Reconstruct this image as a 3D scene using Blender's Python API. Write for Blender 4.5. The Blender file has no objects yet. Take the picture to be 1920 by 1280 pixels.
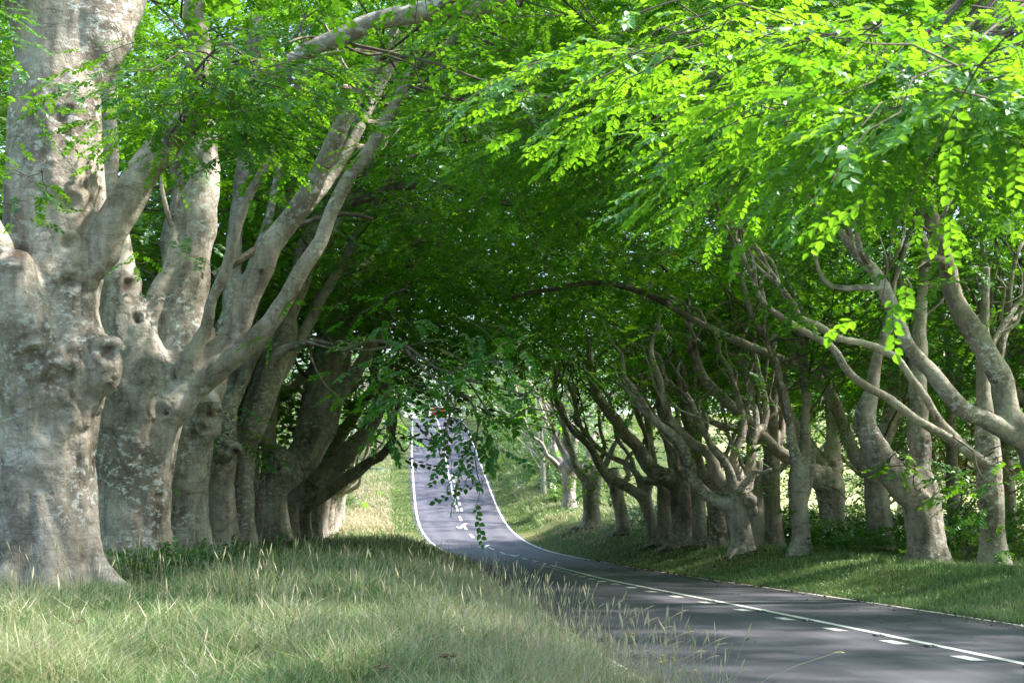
import bpy, math, random
import numpy as np
from mathutils import Vector
rng = np.random.default_rng(7)
random.seed(7)
sc = bpy.context.scene
COL = sc.collection
R = math.radians
F = 2800.0; CX = 960.0; CY = 940.0; ZC = 2.05

def P(px, py, d):
    return np.array([(px-CX)/F*d, d, ZC-(py-CY)/F*d])
def proj(p):
    d = np.maximum(p[..., 1], 0.5)
    return CX+F*p[..., 0]/d, CY-F*(p[..., 2]-ZC)/d

# ------------------------------------------------------------------ object helpers
def link(o, parent=None):
    COL.objects.link(o)
    if parent is not None: o.parent = parent
    return o
def tag(o, label=None, cat=None, group=None, kind=None):
    if label: o['label'] = label
    if cat: o['category'] = cat
    if group: o['group'] = group
    if kind: o['kind'] = kind
    return o
def empty(name, loc, rz=0):
    o = bpy.data.objects.new(name, None); o.location = loc; o.rotation_euler = (0, 0, rz)
    o.empty_display_size = 0.3
    return link(o)
def raw_mesh(name, V, loops, starts, totals, mats, matidx=None, tint=None, smooth=False):
    V = np.asarray(V, np.float32)
    me = bpy.data.meshes.new(name)
    me.vertices.add(len(V)); me.vertices.foreach_set('co', V.ravel())
    me.loops.add(len(loops)); me.loops.foreach_set('vertex_index', np.asarray(loops, np.int32))
    me.polygons.add(len(starts))
    me.polygons.foreach_set('loop_start', np.asarray(starts, np.int32))
    try: me.polygons.foreach_set('loop_total', np.asarray(totals, np.int32))
    except Exception: pass
    for m in mats: me.materials.append(m)
    if matidx is not None: me.polygons.foreach_set('material_index', np.asarray(matidx, np.int32))
    me.polygons.foreach_set('use_smooth', np.full(len(starts), smooth))
    if tint is not None:
        a = me.attributes.new('tint', 'FLOAT', 'FACE'); a.data.foreach_set('value', np.asarray(tint, np.float32))
    me.update(calc_edges=True)
    return me
class MB:
    """collects faces of any size into one mesh"""
    def __init__(s): s.V = []; s.n = 0; s.F = []; s.T = []; s.M = []
    def add(s, V, Fs, mat=0, tint=None):
        V = np.asarray(V, float); s.V.append(V)
        Fs = np.asarray(Fs, int)
        s.F.append(Fs+s.n); s.n += len(V)
        s.M.append(np.full(len(Fs), mat))
        s.T.append(np.full(len(Fs), 0.5) if tint is None else np.broadcast_to(np.asarray(tint, float), (len(Fs),)))
    def mesh(s, name, mats, smooth=False):
        V = np.concatenate(s.V); loops = np.concatenate([f.ravel() for f in s.F])
        tot = np.concatenate([np.full(len(f), f.shape[1]) for f in s.F])
        st = np.concatenate([[0], np.cumsum(tot)[:-1]])
        return raw_mesh(name, V, loops, st, tot, mats, np.concatenate(s.M), np.concatenate(s.T), smooth)
    def build(s, name, mats, parent=None, origin=None, smooth=False):
        if origin is not None: s.V = [v-np.asarray(origin) for v in s.V]
        o = bpy.data.objects.new(name, s.mesh(name, mats, smooth))
        return link(o, parent)
    def box(s, c, size, mat=0):
        x, y, z = np.array(size)/2
        v = np.array([[-x,-y,-z],[x,-y,-z],[x,y,-z],[-x,y,-z],[-x,-y,z],[x,-y,z],[x,y,z],[-x,y,z]])+np.array(c)
        s.add(v, [[0,3,2,1],[4,5,6,7],[0,1,5,4],[1,2,6,5],[2,3,7,6],[3,0,4,7]], mat)

# ------------------------------------------------------------------ numpy noise
def _h(ix, iy, iz, seed):
    h = (ix.astype(np.int64)*374761393+iy.astype(np.int64)*668265263+iz.astype(np.int64)*2147483647+seed*1274126177) & 0xffffffff
    h = ((h ^ (h >> 13))*1274126177) & 0xffffffff
    h = (h ^ (h >> 16)) & 0xffffffff
    return h/4294967295.0
def vnoise(p, seed=0):
    p = np.asarray(p, float); i = np.floor(p).astype(np.int64); f = p-i; f = f*f*(3-2*f)
    out = 0
    for dx in (0, 1):
        for dy in (0, 1):
            for dz in (0, 1):
                w = (f[:,0] if dx else 1-f[:,0])*(f[:,1] if dy else 1-f[:,1])*(f[:,2] if dz else 1-f[:,2])
                out = out+w*_h(i[:,0]+dx, i[:,1]+dy, i[:,2]+dz, seed)
    return out*2-1
def fbm(p, oct=3, seed=0):
    o = 0; a = 1; t = 0
    for k in range(oct):
        o = o+a*vnoise(p*2**k, seed+k*17); t += a; a *= .5
    return o/t

# ------------------------------------------------------------------ materials
def mat(name):
    m = bpy.data.materials.new(name); m.use_nodes = True
    nt = m.node_tree; nt.nodes.clear()
    return m, nt
def N(nt, t, **kw):
    n = nt.nodes.new(t)
    for k, v in kw.items():
        if k in n.inputs: n.inputs[k].default_value = v
        else: setattr(n, k, v)
    return n
def L(nt, a, b): nt.links.new(a, b)
def ramp(nt, src, stops):
    r = nt.nodes.new('ShaderNodeValToRGB'); cr = r.color_ramp
    while len(cr.elements) < len(stops): cr.elements.new(.5)
    for e, (p, c) in zip(cr.elements, stops):
        e.position = p; e.color = (*c, 1) if len(c) == 3 else c
    L(nt, src, r.inputs[0]); return r.outputs[0]
def mixc(nt, fac, a, b, mode='MIX'):
    m = nt.nodes.new('ShaderNodeMix'); m.data_type = 'RGBA'; m.blend_type = mode
    if isinstance(fac, (int, float)): m.inputs[0].default_value = fac
    else: L(nt, fac, m.inputs[0])
    for s, i in ((a, 6), (b, 7)):
        if isinstance(s, tuple): m.inputs[i].default_value = (*s, 1)
        else: L(nt, s, m.inputs[i])
    return m.outputs[2]
def math_n(nt, op, a, b=None):
    m = nt.nodes.new('ShaderNodeMath'); m.operation = op
    for s, i in ((a, 0), (b, 1)):
        if s is None: continue
        if isinstance(s, (int, float)): m.inputs[i].default_value = s
        else: L(nt, s, m.inputs[i])
    return m.outputs[0]
def pos_scaled(nt, s):
    g = nt.nodes.new('ShaderNodeNewGeometry'); mp = nt.nodes.new('ShaderNodeMapping')
    mp.inputs['Scale'].default_value = s; L(nt, g.outputs['Position'], mp.inputs[0]); return mp.outputs[0]
def noise(nt, s, scale=1, detail=4, rough=.55, dist=0.0):
    n = nt.nodes.new('ShaderNodeTexNoise'); n.inputs['Scale'].default_value = scale; n.inputs['Detail'].default_value = detail
    n.inputs['Roughness'].default_value = rough; n.inputs['Distortion'].default_value = dist
    L(nt, pos_scaled(nt, s), n.inputs['Vector']); return n.outputs['Fac']
def out_principled(nt, col, rough=.8, bump=None, bstr=.3, bdist=.02, spec=.3):
    b = nt.nodes.new('ShaderNodeBsdfPrincipled')
    if isinstance(col, tuple): b.inputs['Base Color'].default_value = (*col, 1)
    else: L(nt, col, b.inputs['Base Color'])
    if isinstance(rough, (int, float)): b.inputs['Roughness'].default_value = rough
    else: L(nt, rough, b.inputs['Roughness'])
    b.inputs['Specular IOR Level'].default_value = spec
    if bump is not None:
        bp = nt.nodes.new('ShaderNodeBump'); bp.inputs['Strength'].default_value = bstr; bp.inputs['Distance'].default_value = bdist
        L(nt, bump, bp.inputs['Height']); L(nt, bp.outputs[0], b.inputs['Normal'])
    o = nt.nodes.new('ShaderNodeOutputMaterial'); L(nt, b.outputs[0], o.inputs[0]); return b

def bark_material():
    m, nt = mat('beech_bark')
    big = noise(nt, (.9, .9, .35), 1, 5, .6, .6)
    base = ramp(nt, big, [(.28, (.21, .172, .142)), (.5, (.40, .345, .295)), (.72, (.58, .52, .46))])
    alg = ramp(nt, noise(nt, (.5, .5, .25), 1.3, 3), [(.46, (0, 0, 0)), (.68, (1, 1, 1))])
    base = mixc(nt, math_n(nt, 'MULTIPLY', alg, .28), base, (.22, .22, .12))
    # horizontal creases and lenticels
    len_ = ramp(nt, noise(nt, (1.6, 1.6, 26), 1, 4, .65), [(.36, (.52, .52, .52)), (.48, (1, 1, 1))])
    base = mixc(nt, .28, base, len_, 'MULTIPLY')
    st = ramp(nt, noise(nt, (.75, .75, .55), 1, 5, .68, 1.2), [(.36, (.30, .27, .245)), (.50, (.86, .85, .84)), (.62, (1.06, 1.06, 1.06))])  # broad dark mottling; partly puts the trunk's shade into the bark colour
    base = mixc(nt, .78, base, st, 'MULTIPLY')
    crk = nt.nodes.new('ShaderNodeTexNoise'); crk.inputs['Scale'].default_value = 1; crk.inputs['Detail'].default_value = 3; crk.inputs['Distortion'].default_value = 1.0; L(nt, pos_scaled(nt, (2.4, 2.4, 1.5)), crk.inputs['Vector'])
    cl = ramp(nt, math_n(nt, 'ABSOLUTE', math_n(nt, 'SUBTRACT', crk.outputs['Fac'], .5)), [(.0, (0, 0, 0)), (.035, (1, 1, 1))])
    base = mixc(nt, .10, base, cl, 'MULTIPLY')
    # dark vertical weeps
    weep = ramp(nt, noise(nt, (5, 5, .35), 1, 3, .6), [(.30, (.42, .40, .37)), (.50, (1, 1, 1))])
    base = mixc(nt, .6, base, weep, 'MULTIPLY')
    # pale lichen blotches
    li = noise(nt, (2.6, 2.6, 4.0), 2.2, 6, .68)
    zone = ramp(nt, noise(nt, (.55, .55, .5), 1, 2), [(.40, (0, 0, 0)), (.62, (1, 1, 1))])
    lic = ramp(nt, li, [(.535, (0, 0, 0)), (.575, (1, 1, 1))])
    base = mixc(nt, math_n(nt, 'MULTIPLY', math_n(nt, 'MULTIPLY', lic, zone), .85), base, (.60, .60, .57))
    sp = ramp(nt, noise(nt, (14, 14, 18), 1, 2, .6), [(.64, (0, 0, 0)), (.70, (1, 1, 1))])
    base = mixc(nt, math_n(nt, 'MULTIPLY', sp, .35), base, (.50, .50, .47))
    dash = ramp(nt, noise(nt, (5, 5, 55), 1, 3, .6), [(.30, (.38, .36, .33)), (.36, (1, 1, 1))])
    base = mixc(nt, .8, base, dash, 'MULTIPLY')
    fine = ramp(nt, noise(nt, (16, 16, 11), 1, 6, .75), [(.30, (.62, .60, .57)), (.5, (1, 1, 1)), (.70, (1.22, 1.22, 1.20))])
    base = mixc(nt, .65, base, fine, 'MULTIPLY')
    scar = nt.nodes.new('ShaderNodeTexNoise'); scar.inputs['Scale'].default_value = 1; scar.inputs['Detail'].default_value = 4; scar.inputs['Distortion'].default_value = .8; L(nt, pos_scaled(nt, (1.1, 1.1, 2.4)), scar.inputs['Vector'])
    sl_ = ramp(nt, math_n(nt, 'ABSOLUTE', math_n(nt, 'SUBTRACT', scar.outputs['Fac'], .47)), [(.0, (.30, .27, .24)), (.012, (1, 1, 1))])
    base = mixc(nt, .6, base, sl_, 'MULTIPLY')
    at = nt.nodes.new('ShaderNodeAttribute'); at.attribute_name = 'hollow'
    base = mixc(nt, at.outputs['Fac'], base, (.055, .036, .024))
    cr = noise(nt, (3, 3, 22), 1, 5, .7); fi = noise(nt, (20, 20, 34), 1, 4, .7)
    wr = noise(nt, (4.5, 4.5, 3.2), 1, 6, .68, 1.5)
    h = math_n(nt, 'ADD', math_n(nt, 'ADD', math_n(nt, 'MULTIPLY', cr, .15), math_n(nt, 'MULTIPLY', wr, .7)), math_n(nt, 'ADD', math_n(nt, 'MULTIPLY', fi, .35), math_n(nt, 'MULTIPLY', cl, .12)))
    out_principled(nt, base, .8, h, .75, .05, .3)
    return m
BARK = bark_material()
def twig_material():
    m, nt = mat('twig_bark')
    out_principled(nt, ramp(nt, noise(nt, (6, 6, 6)), [(.35, (.06, .048, .036)), (.7, (.16, .135, .105))]), .85); return m
TWIG = twig_material()
def leaf_material(name, dark, mid, lite, tdark, tlite, trans=.5, gloss=.10):
    m, nt = mat(name)
    at = nt.nodes.new('ShaderNodeAttribute'); at.attribute_name = 'tint'
    d = ramp(nt, at.outputs['Fac'], [(0, dark), (.5, mid), (1, lite)])
    t = ramp(nt, at.outputs['Fac'], [(0, tdark), (1, tlite)])
    db = nt.nodes.new('ShaderNodeBsdfDiffuse'); L(nt, d, db.inputs[0])
    tb = nt.nodes.new('ShaderNodeBsdfTranslucent'); L(nt, t, tb.inputs[0])
    gb = nt.nodes.new('ShaderNodeBsdfGlossy'); gb.inputs['Roughness'].default_value = .42; gb.inputs[0].default_value = (.85, .95, .9, 1)
    m1 = nt.nodes.new('ShaderNodeMixShader'); m1.inputs[0].default_value = trans
    L(nt, db.outputs[0], m1.inputs[1]); L(nt, tb.outputs[0], m1.inputs[2])
    lw = nt.nodes.new('ShaderNodeLayerWeight'); lw.inputs[0].default_value = .25
    m2 = nt.nodes.new('ShaderNodeMixShader'); L(nt, math_n(nt, 'MULTIPLY', math_n(nt, 'ADD', lw.outputs['Fresnel'], .15), gloss*2), m2.inputs[0])
    L(nt, m1.outputs[0], m2.inputs[1]); L(nt, gb.outputs[0], m2.inputs[2])
    o = nt.nodes.new('ShaderNodeOutputMaterial'); L(nt, m2.outputs[0], o.inputs[0]); return m
LEAF = leaf_material('beech_leaf', (.022, .095, .020), (.045, .165, .028), (.085, .235, .038), (.092, .315, .010), (.29, .57, .017), .52, .03)
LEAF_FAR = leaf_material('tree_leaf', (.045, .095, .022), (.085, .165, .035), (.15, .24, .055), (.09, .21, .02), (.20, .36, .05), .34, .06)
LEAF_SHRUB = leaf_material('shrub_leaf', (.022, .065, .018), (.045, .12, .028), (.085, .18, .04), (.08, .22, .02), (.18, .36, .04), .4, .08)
LEAF_RED = leaf_material('copper_leaf', (.12, .05, .03), (.20, .075, .04), (.28, .11, .06), (.28, .10, .04), (.40, .16, .07), .4, .08)
BLOSSOM = leaf_material('white_blossom', (.07, .14, .04), (.20, .27, .12), (.75, .75, .68), (.12, .26, .03), (.4, .45, .3), .3, .03)
def grass_material():
    m, nt = mat('grass_blade')
    at = nt.nodes.new('ShaderNodeAttribute'); at.attribute_name = 'tint'
    d = ramp(nt, at.outputs['Fac'], [(0, (.040, .080, .022)), (.35, (.14, .255, .065)), (.6, (.28, .38, .14)), (.78, (.47, .43, .26)), (1, (.62, .54, .36))])
    db = nt.nodes.new('ShaderNodeBsdfDiffuse'); L(nt, d, db.inputs[0])
    tb = nt.nodes.new('ShaderNodeBsdfTranslucent'); L(nt, d, tb.inputs[0])
    m1 = nt.nodes.new('ShaderNodeMixShader'); m1.inputs[0].default_value = .4
    L(nt, db.outputs[0], m1.inputs[1]); L(nt, tb.outputs[0], m1.inputs[2])
    gb = nt.nodes.new('ShaderNodeBsdfGlossy'); gb.inputs['Roughness'].default_value = .4
    m2 = nt.nodes.new('ShaderNodeMixShader'); m2.inputs[0].default_value = .05
    L(nt, m1.outputs[0], m2.inputs[1]); L(nt, gb.outputs[0], m2.inputs[2])
    o = nt.nodes.new('ShaderNodeOutputMaterial'); L(nt, m2.outputs[0], o.inputs[0]); return m
GRASS = grass_material()
def ground_material():
    m, nt = mat('meadow_ground')
    c = ramp(nt, noise(nt, (.25, .25, .25), 1, 6, .65), [(.35, (.055, .085, .026)), (.5, (.095, .125, .042)), (.62, (.17, .165, .075)), (.75, (.26, .225, .125))])
    f = ramp(nt, noise(nt, (9, 9, 9), 1, 5, .7), [(.3, (.55, .55, .5)), (.65, (1.1, 1.1, 1.1))])
    c = mixc(nt, 1.0, c, f, 'MULTIPLY')
    g = nt.nodes.new('ShaderNodeNewGeometry'); sx = nt.nodes.new('ShaderNodeSeparateXYZ'); L(nt, g.outputs['Position'], sx.inputs[0])
    fld = ramp(nt, math_n(nt, 'DIVIDE', sx.outputs[0], 100.0), [(.15, (0, 0, 0)), (.20, (1, 1, 1))])   # the hay field beyond the right hedge
    c = mixc(nt, fld, c, mixc(nt, noise(nt, (.1, .1, .1), 1, 3), (.38, .34, .19), (.24, .31, .11)))
    out_principled(nt, c, .95, noise(nt, (6, 6, 6), 1, 5), .6, .08, .1); return m
GROUND = ground_material()
def asphalt_material():
    m, nt = mat('asphalt')
    c = ramp(nt, noise(nt, (.6, .25, .6), 1, 4, .6), [(.3, (.076, .074, .094)), (.7, (.108, .105, .130))])
    sp = ramp(nt, noise(nt, (70, 70, 70), 1, 2, .7), [(.35, (.72, .72, .74)), (.65, (1.25, 1.25, 1.25))])
    c = mixc(nt, .8, c, sp, 'MULTIPLY')
    agg = ramp(nt, noise(nt, (220, 220, 220), 1, 2, .8), [(.40, (.80, .80, .80)), (.72, (1.45, 1.45, 1.42))])
    c = mixc(nt, .7, c, agg, 'MULTIPLY')
    wt = nt.nodes.new('ShaderNodeAttribute'); wt.attribute_name = 'tint'
    trk = ramp(nt, wt.outputs['Fac'], [(0, (.86, .86, .86)), (1, (1.10, 1.10, 1.09))])
    c = mixc(nt, 1.0, c, trk, 'MULTIPLY')
    pt = ramp(nt, noise(nt, (.5, .12, .5), 1.0, 2, .5), [(.66, (1, 1, 1)), (.69, (.72, .72, .74))])   # darker repairs
    c = mixc(nt, .6, c, pt, 'MULTIPLY')
    out_principled(nt, c, .72, noise(nt, (60, 60, 60), 1, 3, .7), .35, .006, .35); return m
ASPHALT = asphalt_material()
def paint_material():
    m, nt = mat('road_paint')
    c = ramp(nt, noise(nt, (12, 12, 12), 1, 5, .7), [(.30, (.16, .16, .17)), (.38, (.50, .50, .49)), (.52, (.74, .74, .72))])
    out_principled(nt, c, .6, noise(nt, (50, 50, 50)), .2, .003); return m
PAINT = paint_material()
def plain(name, col, rough=.5, metal=0.0, v=.15):
    m, nt = mat(name)
    a = tuple(x*(1-v) for x in col); b = tuple(min(1, x*(1+v)) for x in col)
    p = out_principled(nt, ramp(nt, noise(nt, (4, 4, 4), 1, 3), [(.35, a), (.65, b)]), rough)
    p.inputs['Metallic'].default_value = metal; return m
STRAW = GRASS

# ------------------------------------------------------------------ terrain and road profile
YY = np.arange(-60, 700.01, .5)
def prof(pts, sig=3.0):
    a = np.array(pts, float); v = np.interp(YY, a[:,0], a[:,1])
    k = np.exp(-.5*(np.arange(-12, 12.1, .5)/sig)**2); k /= k.sum()
    vp = np.pad(v, len(k)//2, mode='edge')
    # keep the end slopes when padding
    return np.convolve(vp, k, 'valid')
XC = prof([(-60,19.6),(0,9.5),(10,7.9),(18.8,6.45),(27.3,5.06),(35.5,3.6),(44,2.75),(54,2.16),(65,1.74),(72,1.26),(80,.29),(88,-.94),(96,-2.4),(104,-3.5),(112,-4.24),(124,-5.2),(140,-6.4),(160,-7.66),(185,-9.3),(200,-11),(215,-14),(240,-24),(300,-60),(700,-300)])
ZR = prof([(-60,.1),(18,0),(27,-.03),(35.5,-.08),(54,-.46),(65,-.74),(72,-.86),(80,-.92),(88,-.9),(96,-.49),(104,.38),(112,1.65),(124,3.82),(140,6.65),(160,9.36),(185,12.3),(200,13.3),(215,13.5),(240,13),(300,10),(700,10)])
ZLG = prof([(-60,.5),(30,.45),(45,.3),(70,-.1),(90,-.1),(100,.1),(106,.45),(112,1.3),(124,3.7),(140,6.5),(160,9.3),(185,12.3),(200,13.4),(215,13.7),(240,13.4),(300,11),(700,11)])
ZRG = prof([(-60,.45),(38,.38),(47,.27),(54,.25),(62,.1),(66,.03),(73,.02),(84,.15),(92,.4),(104,1.3),(112,2.2),(124,4.3),(140,7),(160,9.6),(185,12.5),(200,13.5),(215,13.8),(240,13.4),(300,11),(700,11)])
HL = prof([(-60,5.6),(10,5.7),(18.8,5.3),(27.3,4.55),(35.5,3.85),(54,3.3),(72,3.1),(700,3.1)])
HR = np.full_like(YY, 3.15)
def at(y, T): return np.interp(y, YY, T)
def sstep(t): t = np.clip(t, 0, 1); return t*t*(3-2*t)
def ground(x, y):
    x = np.asarray(x, float); y = np.asarray(y, float)
    u = x-at(y, XC); zr = at(y, ZR); hl = at(y, HL); hr = at(y, HR)
    ur = u-hr; ul = -u-hl
    p3 = np.stack([x.ravel()*.25, y.ravel()*.25, np.zeros(x.size)], 1)
    nz = (vnoise(p3, 3)*.09+vnoise(p3*3.1, 5)*.035).reshape(x.shape)
    zright = zr+(at(y, ZRG)-zr)*sstep(ur/4.0)+.16*np.exp(-((ur-2.4)/1.3)**2)+nz*sstep(ur/1.5)
    zright = zright+np.where(ur > 12, (ur-12)*.012, 0)
    zleft = zr+(at(y, ZLG)-zr)*sstep(ul/3.4)+nz*sstep(ul/1.5)
    z = np.where(ur > 0, zright, np.where(ul > 0, zleft, zr-.10))
    far = np.clip((np.abs(x)-60)/200, 0, 1)
    return z+far*far*6
def gz(x, y): return float(ground(np.array([x]), np.array([y]))[0])

def axis_grid(a, b, fine0, fine1, step, grow=1.18):
    v = list(np.arange(fine0, fine1+1e-6, step)); s = step
    while v[-1] < b: s *= grow; v.append(v[-1]+s)
    s = step
    while v[0] > a: s *= grow; v.insert(0, v[0]-s)
    return np.array(v)
gx = axis_grid(-420, 420, -26, 26, .4); gy = axis_grid(-80, 900, -4, 215, .6)
X, Y = np.meshgrid(gx, gy); Z = ground(X, Y)
nx, ny = len(gx), len(gy)
idx = np.arange(nx*ny).reshape(ny, nx)
Q = np.stack([idx[:-1,:-1], idx[:-1,1:], idx[1:,1:], idx[1:,:-1]], -1).reshape(-1, 4)
mb = MB(); mb.add(np.stack([X, Y, Z], -1).reshape(-1, 3), Q)
tag(mb.build('ground', [GROUND], smooth=True), kind='structure')

# road surface as its own sheet; markings 4 mm above
ys = np.arange(-40, 300, .5)
tx = np.gradient(np.interp(ys, YY, XC), ys)
def road_strip(name, u0, u1, y0, y1, dz, m, mb=None, step=.5):
    y = np.arange(y0, y1+1e-6, min(step, max(.05, (y1-y0)/4)))
    c = at(y, XC)
    f0 = u0(y) if callable(u0) else np.full_like(y, u0)
    f1 = u1(y) if callable(u1) else np.full_like(y, u1)
    k = 32 if mb is None else 1
    cols = []
    for j in range(k+1):
        f = f0+(f1-f0)*j/k
        camber = .0 
        cols.append(np.stack([c+f, y, at(y, ZR)+dz+camber], 1))
    V = np.stack(cols, 1).reshape(-1, 3); n = len(y)
    ii = np.arange(n*(k+1)).reshape(n, k+1)
    Qs = np.stack([ii[:-1,:-1], ii[:-1,1:], ii[1:,1:], ii[1:,:-1]], -1).reshape(-1, 4)
    if mb is not None: mb.add(V, Qs); return
    um = ((f0+f1)/2)[:, None]*0+f0[:, None]+(f1-f0)[:, None]*((np.arange(k)+.5)/k)[None]; um = um[:-1]
    tr = sum(np.exp(-((um-q)/.32)**2) for q in (-2.35, -.85, .85, 2.35))
    b = MB(); b.add(V, Qs, 0, np.clip(tr, 0, 1).ravel())
    return b.build(name, [m])
tag(road_strip('road', lambda y: -at(y, HL)-.25, lambda y: at(y, HR)+.15, -40, 300, 0, ASPHALT), kind='structure')
mk = MB()
road_strip('', -.02, .13, -20, 66, .006, PAINT, mk)                         # solid half of the centre line
y = -15.2
while y < 70:                                                              # short dashes on its near side
    road_strip('', -.44, -.23, y, y+.62, .006, PAINT, mk, .3); y += 2.3
y = 68.0
while y < 200:
    if not (93 < y < 95.5 or 103 < y < 105):
        road_strip('', -.02, .14, y, y+2.3, .006, PAINT, mk, .5)
    y += 4.2
road_strip('', -.03, .12, 112, 130, .007, PAINT, mk)
y = 133.0
while y < 199:
    road_strip('', -.03, .12, y, y+4.0, .007, PAINT, mk); y += 5.5
y = 110.0
while y < 128:
    road_strip('', .28, .44, y, y+1.3, .006, PAINT, mk, .4); y += 2.6
road_strip('', lambda y: at(y, HR)-.12, lambda y: at(y, HR)+.0, -20, 235, .006, PAINT, mk)
road_strip('', lambda y: -at(y, HL)+.03, lambda y: -at(y, HL)+.16, -20, 235, .006, PAINT, mk)
for (ya, sgn) in ((83.5, -1), (92, 1), (104.0, 1)):            # deflection arrows
    c = at(ya, XC); zz = at(ya, ZR)
    sl = (at(ya+1, ZR)-at(ya-1, ZR))/2; dx = (at(ya+1, XC)-at(ya-1, XC))/2
    pts = [(-.50,-1.5),(-.22,-1.7),(.62,.9),(.36,1.1),(-.85,-1.0),(-.16,-2.3),(-.55,-2.6)]
    pts = [(a*.65, b*.7) for a, b in pts]
    V = [(c+sgn*a+dx*b, ya+b, zz+sl*b+.012) for a, b in pts]
    V = np.array(V)
    mk.add(V[:4], [[0,1,2,3]]); mk.add(V[4:7]+np.array([0,0,.004]), [[0,1,2]])
tag(mk.build('road_markings', [PAINT]), kind='structure')

# road studs beside the centre line
RUB = plain('stud_rubber', (.035, .035, .038), .8); GLS = plain('stud_glass', (.55, .58, .6), .15)
def make_stud(x, y):
    e = empty('road_stud', (x, y, float(at(y, ZR))+.002))
    b = MB(); v = np.array([[-.085,-.13,0],[.085,-.13,0],[.085,.13,0],[-.085,.13,0],[-.06,-.10,.022],[.06,-.10,.022],[.06,.10,.022],[-.06,.10,.022]])
    b.add(v, [[4,5,6,7],[0,1,5,4],[1,2,6,5],[2,3,7,6],[3,0,4,7]])
    b.build('housing', [RUB], e)
    for sx in (-.03, .03):
        g = MB(); g.box((sx,-.095,.024), (.025,.02,.014)); g.build('reflector', [GLS], e)
    return e
first = None; ysd = [18.4, 21.2, 23.0, 26.0, 28.4, 31.5, 35.0, 39.0, 44.0]
side = [.3, -.1, .3, -.1, .3, -.1, .3, -.1, .3]
words_n = ['nearest', 'second nearest', 'third nearest', 'fourth nearest', 'fifth nearest', 'sixth nearest', 'seventh nearest', 'second farthest', 'farthest']
for i, y in enumerate(ysd):
    x = float(at(y, XC))+(-.11)
    if first is None: first = make_stud(x, y); o = first
    else:
        o = first.copy(); COL.objects.link(o); o.location = (x, y, float(at(y, ZR))+.002)
        for ch in first.children:
            c2 = ch.copy(); COL.objects.link(c2); c2.parent = o
    tag(o, f'{words_n[i]} black reflective stud set along the white centre line', 'road stud', 'studs along the centre line')

# ------------------------------------------------------------------ tubes and trunks
def catmull(pts, step=None, n=None):
    p = np.asarray(pts, float)
    if len(p) < 3:
        t = np.linspace(0, 1, n or 6)[:, None]; return p[0]*(1-t)+p[-1]*t
    q = np.vstack([2*p[0]-p[1], p, 2*p[-1]-p[-2]]); out = []
    for i in range(1, len(q)-2):
        a, b, c, d = q[i-1], q[i], q[i+1], q[i+2]
        seg = np.linalg.norm((c-b)[:3]); m = max(2, int(seg/step)) if step else (n or 4)
        for t in np.linspace(0, 1, m, endpoint=False):
            out.append(.5*((2*b)+(-a+c)*t+(2*a-5*b+4*c-d)*t*t+(-a+3*b-3*c+d)*t**3))
    out.append(q[-2]); out = np.array(out)
    out[:, 3] = np.maximum(out[:, 3], p[:, 3].min()*.8)
    return out
def tube(pts4, sides=12):
    """closed tube through x,y,z,r points -> verts, quads + caps as fans"""
    p = np.asarray(pts4, float); n = len(p)
    t = np.gradient(p[:, :3], axis=0); t /= np.linalg.norm(t, axis=1)[:, None]+1e-9
    ref = np.array([0.0, 1.0, .0]) if abs(t[0][1]) < .9 else np.array([1.0, 0, 0])
    u = np.cross(t[0], ref); u /= np.linalg.norm(u); U = []
    for i in range(n):
        u = u-t[i]*np.dot(u, t[i]); u /= np.linalg.norm(u)+1e-9; U.append(u.copy())
    U = np.array(U); W = np.cross(t, U)
    a = np.linspace(0, 2*np.pi, sides, endpoint=False)
    V = p[:, None, :3]+p[:, None, 3:4]*(U[:, None]*np.cos(a)[None, :, None]+W[:, None]*np.sin(a)[None, :, None])
    V = V.reshape(-1, 3); i = np.arange(n*sides).reshape(n, sides); j = np.roll(i, -1, 1)
    Qs = np.stack([i[:-1], j[:-1], j[1:], i[1:]], -1).reshape(-1, 4)
    c0 = len(V); V = np.vstack([V, p[0, :3], p[-1, :3]])
    T = np.vstack([np.stack([j[0], i[0], np.full(sides, c0)], -1), np.stack([i[-1], j[-1], np.full(sides, c0+1)], -1)])
    return V, Qs, T

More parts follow.
